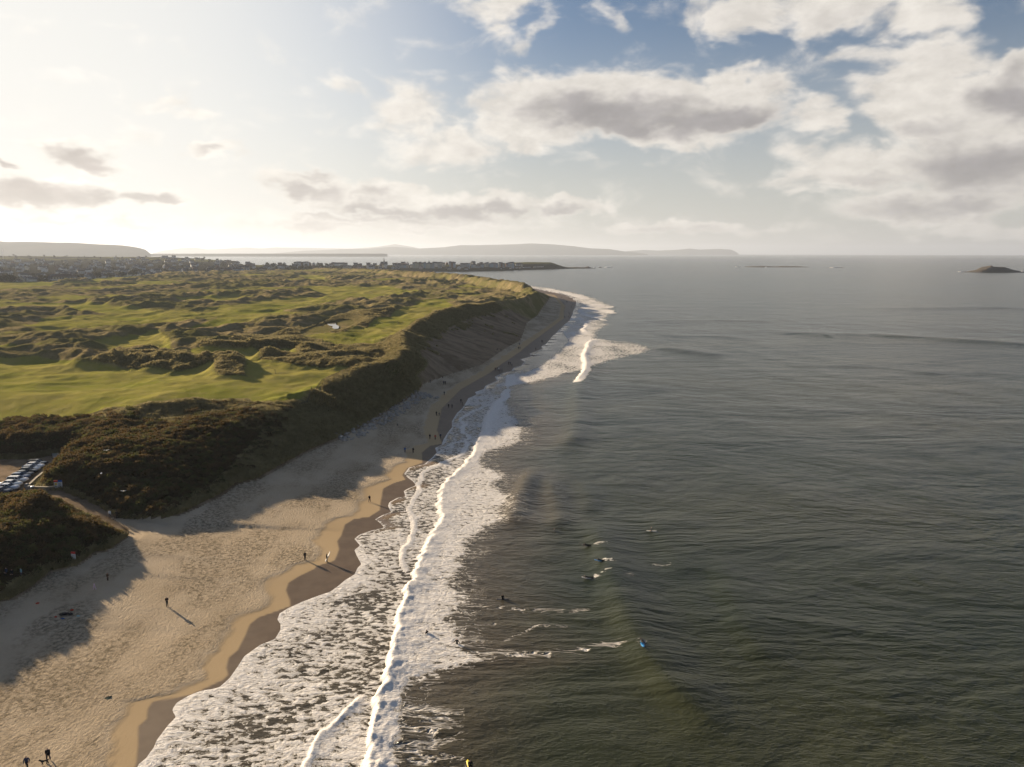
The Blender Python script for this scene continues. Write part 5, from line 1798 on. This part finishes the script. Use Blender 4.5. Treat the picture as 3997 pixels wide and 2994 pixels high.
def body_mesh(kind, coat=1.0):
    """one continuous skinned surface; material slots: 0 trousers, 1 top, 2 skin, 3 hair"""
    J = pose(kind)
    names = list(J)
    idx = {n: i for i, n in enumerate(names)}
    E = [('pel', 'wst'), ('wst', 'chs'), ('chs', 'nek'), ('nek', 'hd0'), ('hd0', 'hd1')]
    for n in 'lr':
        E += [('chs', 'sh' + n), ('sh' + n, 'el' + n), ('el' + n, 'wr' + n), ('pel', 'hp' + n), ('hp' + n, 'kn' + n), ('kn' + n, 'an' + n), ('an' + n, 'to' + n)]
    me = bpy.data.meshes.new('skeleton')
    me.from_pydata([J[n] for n in names], [(idx[a], idx[b]) for a, b in E], [])
    o = bpy.data.objects.new('skeleton', me)
    COL.objects.link(o)
    md = o.modifiers.new('skin', 'SKIN')
    md.use_smooth_shade = True
    for n in names:
        r = RAD.get(n, RAD.get(n[:2]))
        if n in ('pel', 'wst', 'chs', 'sh', 'el', 'shl', 'shr', 'ell', 'elr'):
            r *= coat
        sv = me.skin_vertices[0].data[idx[n]]
        sv.radius = (r, r * (.8 if n in ('pel', 'wst', 'chs') else 1))
        sv.use_root = n == 'pel'
    o.modifiers.new('sub', 'SUBSURF').levels = 1
    dg = bpy.context.evaluated_depsgraph_get()
    out = bpy.data.meshes.new_from_object(o.evaluated_get(dg))
    bpy.data.objects.remove(o)
    bm = bmesh.new()
    bm.from_mesh(out)
    # hands: palm and five fingers continuing each wrist
    for n, s in (('l', -1), ('r', 1)):
        w, e = Vector(J['wr' + n]), Vector(J['el' + n])
        d = (w - e).normalized()
        side = d.cross(Vector((0, 1, 0) if abs(d.y) < .8 else (0, 0, 1))).normalized()
        hb = MB()
        hb.tube([w - d * .02, w + d * .04, w + d * .09], [.03, .04, .034], 6, squash=.5)
        for k in range(4):
            b0 = w + d * .085 + side * (-.027 + .018 * k)
            ln = (.065, .078, .072, .055)[k]
            hb.tube([b0, b0 + d * ln * .5, b0 + d * ln * .9 + Vector((0, .015, -.01))], [.010, .009, .006], 4)
        b0 = w + d * .03 + side * -.035
        hb.tube([b0, b0 + d * .03 - side * .025, b0 + d * .06 - side * .03], [.012, .010, .007], 4)
        hm = hb.mesh('hand')
        bm.from_mesh(hm)
        bpy.data.meshes.remove(hm)
    # nose and ears
    hd = (Vector(J['hd0']) + Vector(J['hd1'])) / 2
    up = (Vector(J['hd1']) - Vector(J['hd0'])).normalized()
    fw = Vector((0, 1, 0)) if kind != 'prone' else Vector((0, .8, -.6))
    fb_ = MB()
    fb_.add([hd + fw * .085 + up * .02, hd + fw * .08 - up * .025 + Vector((.015, 0, 0)), hd + fw * .08 - up * .025 - Vector((.015, 0, 0)), hd + fw * .11 - up * .02], [(0, 1, 3), (0, 3, 2), (1, 2, 3), (0, 2, 1)])
    for s in (-1, 1):
        c_ = hd + Vector((s * .082, 0, 0))
        fb_.add([c_ + up * .03, c_ + fw * .02, c_ - up * .03, c_ - fw * .02, c_ + Vector((s * .015, 0, 0))], [(0, 1, 4), (1, 2, 4), (2, 3, 4), (3, 0, 4)])
    hm = fb_.mesh('face')
    bm.from_mesh(hm)
    bpy.data.meshes.remove(hm)
    for f in bm.faces:
        c_ = f.calc_center_median()
        if kind == 'prone':
            mi = 1 if c_.y > -.05 else 0
            if c_.y > .56 and abs(c_.x) < .12:
                mi = 3 if (c_ - hd).dot(up) > .0 and (c_ - hd).dot(fw) < .05 else 2
            hand = min((c_ - Vector(J['wr' + n])).length for n in 'lr') < .1 and c_.y > .6
        else:
            mi = 1 if c_.z > 1.02 else 0
            dw = min(((c_ - Vector(J['wr' + n])).length for n in 'lr'))
            arm = min((c_ - (Vector(J['wr' + n]) + Vector(J['el' + n])) / 2).length for n in 'lr') < .16
            if arm:
                mi = 1
            if c_.z > 1.51 and abs(c_.x) < .14:
                mi = 3 if (c_.z > 1.70 or (c_.z > 1.585 and c_.y < .055)) else 2
            hand = any((c_ - Vector(J['wr' + n])).dot((Vector(J['wr' + n]) - Vector(J['el' + n])).normalized()) > .01 and (c_ - Vector(J['wr' + n])).length < .2 for n in 'lr')
        f.material_index = 2 if hand else mi
        f.smooth = True
    me = bpy.data.meshes.new('person')
    bm.to_mesh(me)
    bm.free()
    for m in (CL['black'], CL['black'], SKIN, HAIR):
        me.materials.append(m)
    return me


BODY = {k: body_mesh(k, 1.12 if k in ('walk', 'walk2', 'stand', 'phone') else 1.0) for k in ('stand', 'walk', 'walk2', 'phone', 'wade', 'sit', 'prone', 'carry', 'crouch')}


def person(kind, loc, rz, top, legs, label, scale=1.0, dz=0.0, hair=None, group=None):
    o = bpy.data.objects.new('person', BODY[kind])
    COL.objects.link(o)
    o.location = (loc[0], loc[1], loc[2] + dz)
    o.rotation_euler = (0, 0, rz)
    o.scale = (scale,) * 3
    for i, m in ((0, CL[legs]), (1, CL[top]), (3, CL[hair] if hair else HAIR)):
        o.material_slots[i].link = 'OBJECT'
        o.material_slots[i].material = m
    return tag(o, label, 'person', group)


PEOPLE = [
    # u, v, pose, facing deg (0 = away from camera), top, legs, scale, label
    (655, 2369, 'phone', 200, 'black', 'black', 1.0, 'person in dark clothes standing alone on the sunlit sand'),
    (1193, 2188, 'stand', 30, 'black', 'black', 1.0, 'person in black facing the sea on the wet sand edge'),
    (1278, 2195, 'carry', -80, 'wetsuit', 'wetsuit', 1.02, 'person in a wetsuit carrying a white surfboard ashore'),
    (1444, 1961, 'walk', 0, 'black', 'black', 1.0, 'person in black walking alone along the golden wet edge'),
    (1582, 1768, 'walk2', 0, 'blue', 'denim', 1.0, 'person in a blue jacket walking a pale dog'),
    (1614, 1770, 'walk', 0, 'black', 'black', 1.02, 'person in black walking beside the blue jacket'),
    (1679, 1715, 'walk', 0, 'black', 'black', 1.0, 'leftmost of three people side by side, in black'),
    (1700, 1717, 'stand', 180, 'red', 'black', 1.0, 'person in a red jacket in the middle of three'),
    (1721, 1713, 'walk2', 170, 'navy', 'black', 1.0, 'person in navy nearest the water of the three'),
    (1705, 1624, 'walk', 0, 'black', 'black', 1.02, 'taller person of a dark pair below the far rocks'),
    (1715, 1624, 'walk2', 0, 'navy', 'black', .82, 'smaller person of a dark pair below the far rocks'),
    (1752, 1593, 'walk', 0, 'black', 'black', .98, 'left person of a pair in mid beach shade'),
    (1765, 1594, 'walk2', 0, 'grey', 'black', 1.0, 'right person of a pair in mid beach shade'),
    (1800, 1573, 'walk', 0, 'black', 'navy', 1.0, 'person at the water edge ahead of a shorter one'),
    (1806, 1582, 'stand', 90, 'black', 'black', .9, 'shorter person with feet at the water edge'),
    (1735, 1543, 'walk', 0, 'black', 'black', 1.0, 'person alone on the shaded sand above the rocks end'),
    (1733, 1502, 'walk', 180, 'navy', 'black', 1.0, 'left person of a pair near the dune foot'),
    (1739, 1502, 'walk2', 180, 'black', 'black', 1.0, 'right person of a pair near the dune foot'),
    (1680, 1495, 'stand', 180, 'grey', 'black', 1.0, 'person standing by the scrub at the dune foot'),
    (1730, 1477, 'crouch', 120, 'brown', 'black', 1.0, 'person crouching on the sand under the blowout'),
    (1934, 1447, 'walk', 0, 'black', 'black', 1.0, 'first person from the left in the group of five'),
    (1941, 1446, 'walk2', 0, 'black', 'denim', 1.0, 'second person from the left in the group of five'),
    (1947, 1448, 'stand', 20, 'white', 'black', .95, 'person in white in the middle of the group of five'),
    (1952, 1455, 'walk', 0, 'black', 'black', 1.0, 'fourth person from the left in the group of five'),
    (1960, 1454, 'walk2', 0, 'grey', 'black', 1.0, 'fifth person of the group, nearest the water'),
    (1986, 1424, 'walk', 0, 'black', 'black', 1.0, 'left person of three beyond the group of five'),
    (1993, 1424, 'walk2', 0, 'navy', 'black', 1.0, 'middle person of three beyond the group of five'),
    (1999, 1431, 'stand', 0, 'black', 'black', .9, 'right person of three beyond the group of five'),
    (1942, 1368, 'crouch', 60, 'black', 'black', 1.0, 'person sitting at the foot of the bare sand slope'),
    (1956, 1371, 'stand', 60, 'black', 'black', 1.0, 'person standing at the foot of the bare sand slope'),
    (2024, 1364, 'walk', 0, 'black', 'black', 1.0, 'left person of a distant pair on the open sand'),
    (2030, 1364, 'walk2', 0, 'navy', 'black', 1.0, 'right person of a distant pair on the open sand'),
    (2028, 1347, 'stand', 200, 'grey', 'black', 1.0, 'distant person beyond the pair on the open sand'),
    (2092, 1367, 'walk', 0, 'black', 'black', 1.0, 'distant person alone near the swash lobes'),
    (2115, 1337, 'walk', 0, 'black', 'black', 1.0, 'left person of a distant pair by the swash'),
    (2119, 1337, 'walk2', 0, 'black', 'navy', 1.0, 'right person of a distant pair by the swash'),
    (431, 2024, 'walk', 180, 'white', 'black', 1.02, 'person in a white top coming down the beach path'),
    (458, 2026, 'walk2', 0, 'black', 'black', 1.0, 'person in black on the beach path beside the white top'),
    (87, 2254, 'stand', 150, 'teal', 'navy', .95, 'person in a pale jacket in the scrub at far left'),
    (51, 2252, 'crouch', 180, 'black', 'black', .95, 'dark seated person left of the pale jacket'),
    (29, 2246, 'crouch', 180, 'denim', 'black', .95, 'leftmost seated person in dull blue in the scrub'),
    (372, 2304, 'walk', 120, 'pink', 'pink', .75, 'child in pale pink running on the shaded sand'),
    (423, 2268, 'stand', 250, 'brown', 'brown', .85, 'person in brown on the shaded sand above the child'),
    (193, 2974, 'walk', 190, 'black', 'black', 1.0, 'person in black walking at the bottom left corner'),
    (111, 3006, 'walk2', 190, 'navy', 'black', 1.0, 'person cut by the bottom edge at the left corner'),
    (1551, 1264, 'stand', 90, 'black', 'black', 1.0, 'left golfer of two on the fairway above the blowout'),
    (1557, 1264, 'walk', 90, 'navy', 'black', 1.0, 'right golfer of two on the fairway above the blowout'),
]
FARP = [(2222, 1229), (2219, 1239), (2232, 1200), (2202, 1203), (2212, 1181), (2216, 1181), (2232, 1181), (2191, 1163), (2201, 1171), (2219, 1166), (2223, 1166), (2228, 1168), (2205, 1240), (2221, 1224), (2236, 1190)]
for (u, v, kd, fc, tp, lg, sc_, lb) in PEOPLE:
    x, y, z = on_ground(u, v, 12 if v < 1300 else 1.5)
    person(kd, (x, y, z), R(fc + random.uniform(-12, 12)), tp, lg, lb, sc_, -.36 * sc_ if kd == 'crouch' else -.01)
for i, (u, v) in enumerate(FARP):
    x, y, z = on_ground(u, v, 1.5)
    person('walk' if i % 2 else 'walk2', (x, y, z), random.random() * 6.28, random.choice(['black', 'navy', 'grey']), 'black', 'tiny dark figure on the far sunlit end of the beach', 1.0, 0, None, 'tiny figures at the far end of the beach')


# dogs
def dog_mesh():
    J = {'pel': (0, -.32, .50), 'bel': (0, -.05, .50), 'chs': (0, .24, .50), 'nk': (0, .38, .64), 'hd': (0, .48, .76), 'mz': (0, .64, .72), 'tl1': (0, -.46, .58), 'tl2': (0, -.62, .72)}
    for s, n in ((-1, 'l'), (1, 'r')):
        J['fs' + n], J['fk' + n], J['fp' + n] = (s * .09, .24, .40), (s * .09, .22 + s * .04, .22), (s * .09, .26 + s * .08, .03)
        J['hs' + n], J['hk' + n], J['hh' + n], J['hp' + n] = (s * .09, -.30, .42), (s * .09, -.22, .30), (s * .09, -.42 + s * .04, .18), (s * .09, -.36 + s * .05, .03)
        J['ea' + n] = (s * .06, .45, .86)
    E = [('pel', 'bel'), ('bel', 'chs'), ('chs', 'nk'), ('nk', 'hd'), ('hd', 'mz'), ('pel', 'tl1'), ('tl1', 'tl2')]
    for n in 'lr':
        E += [('chs', 'fs' + n), ('fs' + n, 'fk' + n), ('fk' + n, 'fp' + n), ('pel', 'hs' + n), ('hs' + n, 'hk' + n), ('hk' + n, 'hh' + n), ('hh' + n, 'hp' + n), ('hd', 'ea' + n)]
    rad = dict(pel=.12, bel=.11, chs=.15, nk=.085, hd=.085, mz=.045, tl1=.035, tl2=.02, fs=.065, fk=.04, fp=.035, hs=.08, hk=.06, hh=.035, hp=.035, ea=.02)
    names = list(J)
    idx = {n: i for i, n in enumerate(names)}
    me = bpy.data.meshes.new('dogskel')
    me.from_pydata([J[n] for n in names], [(idx[a], idx[b]) for a, b in E], [])
    o = bpy.data.objects.new('dogskel', me)
    COL.objects.link(o)
    o.modifiers.new('skin', 'SKIN').use_smooth_shade = True
    for n in names:
        r = rad.get(n, rad.get(n[:2]))
        me.skin_vertices[0].data[idx[n]].radius = (r, r)
        me.skin_vertices[0].data[idx[n]].use_root = n == 'bel'
    o.modifiers.new('sub', 'SUBSURF').levels = 1
    out = bpy.data.meshes.new_from_object(o.evaluated_get(bpy.context.evaluated_depsgraph_get()))
    bpy.data.objects.remove(o)
    out.materials.clear()
    out.materials.append(CL['black'])
    return out


DOG = dog_mesh()
TAN = cloth('tan_fur', (0.42, 0.33, 0.22))
for (u, v, rz, m, sc_, lb) in [(1592, 1770, 60, TAN, .9, 'pale dog walking between the blue jacket and the person in black'), (1606, 1773, -30, TAN, .8, 'second pale dog at the feet of the person in black'),
                               (1917, 1524, 80, CL['black'], 1.15, 'dark dog standing in the shallow swash'), (1552, 1662, 20, CL['black'], .9, 'dark dog sniffing near the rocks'), (178, 2986, 120, CL['black'], .9, 'dark dog at the bottom left corner')]:
    x, y, z = on_ground(u, v, 1.2)
    o = link_mesh('dog', DOG)
    o.location, o.rotation_euler, o.scale = (x, y, z), (0, 0, R(rz)), (sc_,) * 3
    o.material_slots[0].link = 'OBJECT'
    o.material_slots[0].material = m
    tag(o, lb, 'dog')


# ------------------------------------------------------------------ surfers and boards
def board_mesh(L=2.2, W=.56):
    rings = []
    n = 14
    for i in range(n):
        t_ = i / (n - 1)
        w_ = W / 2 * (math.sin(math.pi * min(1, .06 + t_ * .9)) ** .55 if 0 < i < n - 1 else .12)
        yy_ = -L / 2 + L * t_
        rock = .16 * max(0, t_ - .62) ** 1.5 * 3 + .03 * max(0, .2 - t_)
        rings.append([(-w_, yy_, rock), (-w_ * .6, yy_, rock - .035), (w_ * .6, yy_, rock - .035), (w_, yy_, rock), (w_ * .6, yy_, rock + .03), (-w_ * .6, yy_, rock + .03)])
    return MB().loft(rings)


BOARD = {c_: board_mesh().mesh('surfboard', [m], True) for c_, m in (('white', SIGN_W), ('blue', plain('board_blue', (0.05, 0.28, 0.62), .35)), ('dark', plain('board_dark', (0.05, 0.05, 0.05), .4)), ('yellow', plain('board_yellow', (0.75, 0.6, 0.05), .35)))}
FIN = MB().loft([[(-.006, -.12 * k, z_ + 0), (.006, -.12 * k, z_), (.006, .05 * k - .06 * (1 - k), z_), (-.006, .05 * k - .06 * (1 - k), z_)] for z_, k in ((-.03, 1), (-.16, .3))]).mesh('fin', [TRIM])


def surfboard(col, loc, rot, label):
    e = empty('surfboard', loc)
    e.rotation_euler = rot
    part('deck', BOARD[col], e)
    part('fin', FIN, e, (0, -.9, 0))
    return tag(e, label, 'surfboard')


def sea_z(x, y):
    return float(sea_surface(np.array([x, x]), np.array([y, y]))[0][0])


SURF = [(2545, 2074, 'sit', 80, 'white', 'seated surfer farthest out to sea', 'white surfboard of the surfer seated farthest out'),
        (2292, 2137, 'prone', 88, 'dark', 'surfer lying prone, farthest of three paddling ashore', 'dark surfboard under the farthest prone surfer'),
        (2343, 2205, 'prone', 85, 'blue', 'surfer lying prone on a blue board, middle of three', 'blue surfboard under the middle prone surfer'),
        (2295, 2261, 'prone', 86, 'white', 'surfer lying prone on a white board, nearest of three', 'white surfboard under the nearest prone surfer'),
        (2509, 2542, 'prone', 178, 'blue', 'surfer hanging on the back of a blue board near the swell', 'blue surfboard pointing at the camera near the swell'),
        (1964, 2340, 'sit', 10, 'dark', 'surfer seated with back to the camera beside the foam edge', 'long dark surfboard under the seated surfer by the foam edge'),
        (1838, 2996, 'sit', 200, 'yellow', 'surfer at the bottom edge beside a yellow board', 'yellow surfboard cut by the bottom edge')]
for (u, v, kd, fc, col, lb, lb2) in SURF:
    x, y = G(u, v)
    z = sea_z(x, y)
    r_ = R(fc)
    if kd == 'sit':
        surfboard(col, (x, y, z + .03), (R(-4), 0, R(fc + (80 if u in (1964,) else 0))), lb2)
        person('sit', (x, y, z), r_, 'wetsuit', 'wetsuit', lb, 1.0, -.78)
    else:
        surfboard(col, (x, y, z + .09), (R(3), 0, r_), lb2)
        off = -.75 if u == 2509 else -.1
        person('prone', (x - math.sin(r_) * off, y + math.cos(r_) * off, z), r_, 'wetsuit', 'wetsuit', lb, 1.0, .08 if off > -.5 else -.02)
for (u, v, kd, fc, dz, lb) in [(1668, 2480, 'wade', 60, -1.15, 'swimmer up to the chest in the white water'), (1786, 2516, 'wade', 160, -.85, 'person wading waist deep at the foam edge'), (2166, 2074, 'wade', 90, -1.1, 'lone dark bather beyond the breaking waves')]:
    x, y = G(u, v)
    person(kd, (x, y, sea_z(x, y)), R(fc), 'wetsuit', 'wetsuit', lb, 1.0, dz)
x, y, z = on_ground(1278, 2195, 1)
surfboard('white', (x + .18, y + .12, z + 1.02), (R(62), R(8), R(-60)), 'white surfboard held upright by the person coming ashore')

# ------------------------------------------------------------------ things left on the sand
def bag_mesh(m, w_, l_, h_):
    rings = []
    for i in range(6):
        t_ = i / 5
        k_ = math.sin(math.pi * (.12 + .76 * t_)) ** .5
        rings.append([(-l_ / 2 + l_ * t_, w_ / 2 * k_ * math.cos(a), h_ * .5 * (1 + k_ * math.sin(a))) for a in [q * 6.283 / 8 for q in range(8)]])
    return MB().loft(rings).mesh('bag', [m], True)


ITEMS = [(149, 2359, 'red', .45, .5, .2, 'small red bag lying on the shaded sand', 'bag'), (253, 2403, 'black', .5, 1.3, .4, 'long black kit bag at the edge of the shade', 'bag'),
         (278, 2403, 'black', .45, .7, .4, 'short black bag right of the long kit bag', 'bag'), (283, 2386, 'red', .4, .5, .25, 'orange red bag above the black bags', 'bag'),
         (308, 2408, 'teal', .35, .5, .15, 'teal cloth lying right of the black bags', 'cloth'), (247, 2418, 'blue', .3, .6, .12, 'blue cloth lying below the long kit bag', 'cloth'), (220, 2412, 'red', .35, .35, .2, 'small red thing left of the kit bag', 'bag')]
for (u, v, c_, w_, l_, h_, lb, cat) in ITEMS:
    x, y, z = on_ground(u, v, 1.5)
    e = empty('kit_bag' if cat == 'bag' else 'cloth', (x, y, z), random.uniform(-.4, .4))
    part('body', bag_mesh(CL[c_], w_, l_, h_), e)
    if cat == 'bag':
        part('handle', MB().tube([(-l_ * .2, 0, h_ * .95), (-l_ * .12, .04, h_ * 1.25), (l_ * .12, .04, h_ * 1.25), (l_ * .2, 0, h_ * .95)], .018, 5).mesh('handle', [CL['black']]), e)
    tag(e, lb, cat, 'things left on the sand')
x, y, z = on_ground(424, 2724, 1.2)
e = empty('driftwood', (x, y, z), .6, .6)
part('log', MB().tube([(-.6, 0, .06), (-.1, .08, .12), (.3, 0, .1), (.7, .1, .05)], [.07, .1, .09, .04], 6).mesh('log', [WOOD]), e)
part('branch', MB().tube([(0, .05, .12), (.2, .3, .3), (.25, .45, .28)], [.05, .035, .015], 5).mesh('branch', [WOOD]), e)
part('seaweed', MB().loft([[(k * math.cos(a) * (1 + .3 * math.sin(3 * a)), -.15 + .8 * k * math.sin(a), z_) for a in [q * 6.283 / 10 for q in range(10)]] for k, z_ in ((.8, -.02), (.55, .08), (.2, .12))]).mesh('seaweed', [CL['green']]), e)
tag(e, 'dark clump of driftwood and weed on the open sand', 'driftwood')
# gulls over the scrub
for i, (u, v, d_) in enumerate([(417, 1760, 100), (397, 1850, 95), (482, 1919, 92)]):
    x_, y_ = (u - CX) / F_PX, (CY - v) / F_PX
    dv = Vector((x_, math.cos(PITCH) + y_ * math.sin(PITCH), -math.sin(PITCH) + y_ * math.cos(PITCH))) * d_
    e = empty('gull', (dv.x, dv.y, dv.z + CAM_H), random.random() * 6, .6)
    part('body', MB().tube([(0, -.22, 0), (0, -.1, .02), (0, .08, .03), (0, .2, .05), (0, .27, .04)], [.02, .06, .07, .045, .01], 7).mesh('body', [WHITE_M], True), e)
    for s in (-1, 1):
        part('wing', MB().loft([[(s * a, .09 - b_, c_), (s * a, -.07 - b_, c_), (s * a, -.02 - b_, c_ + .015)] for a, b_, c_ in ((.05, 0, .04), (.32, -.04, .12), (.62, .05, .07))]).mesh('wing', [WHITE_M]), e)
    tag(e, ['highest white gull over the scrub slope', 'white gull gliding above the sunlit ridge', 'lowest white gull over the dark scrub'][i], 'gull', 'gulls over the scrub')
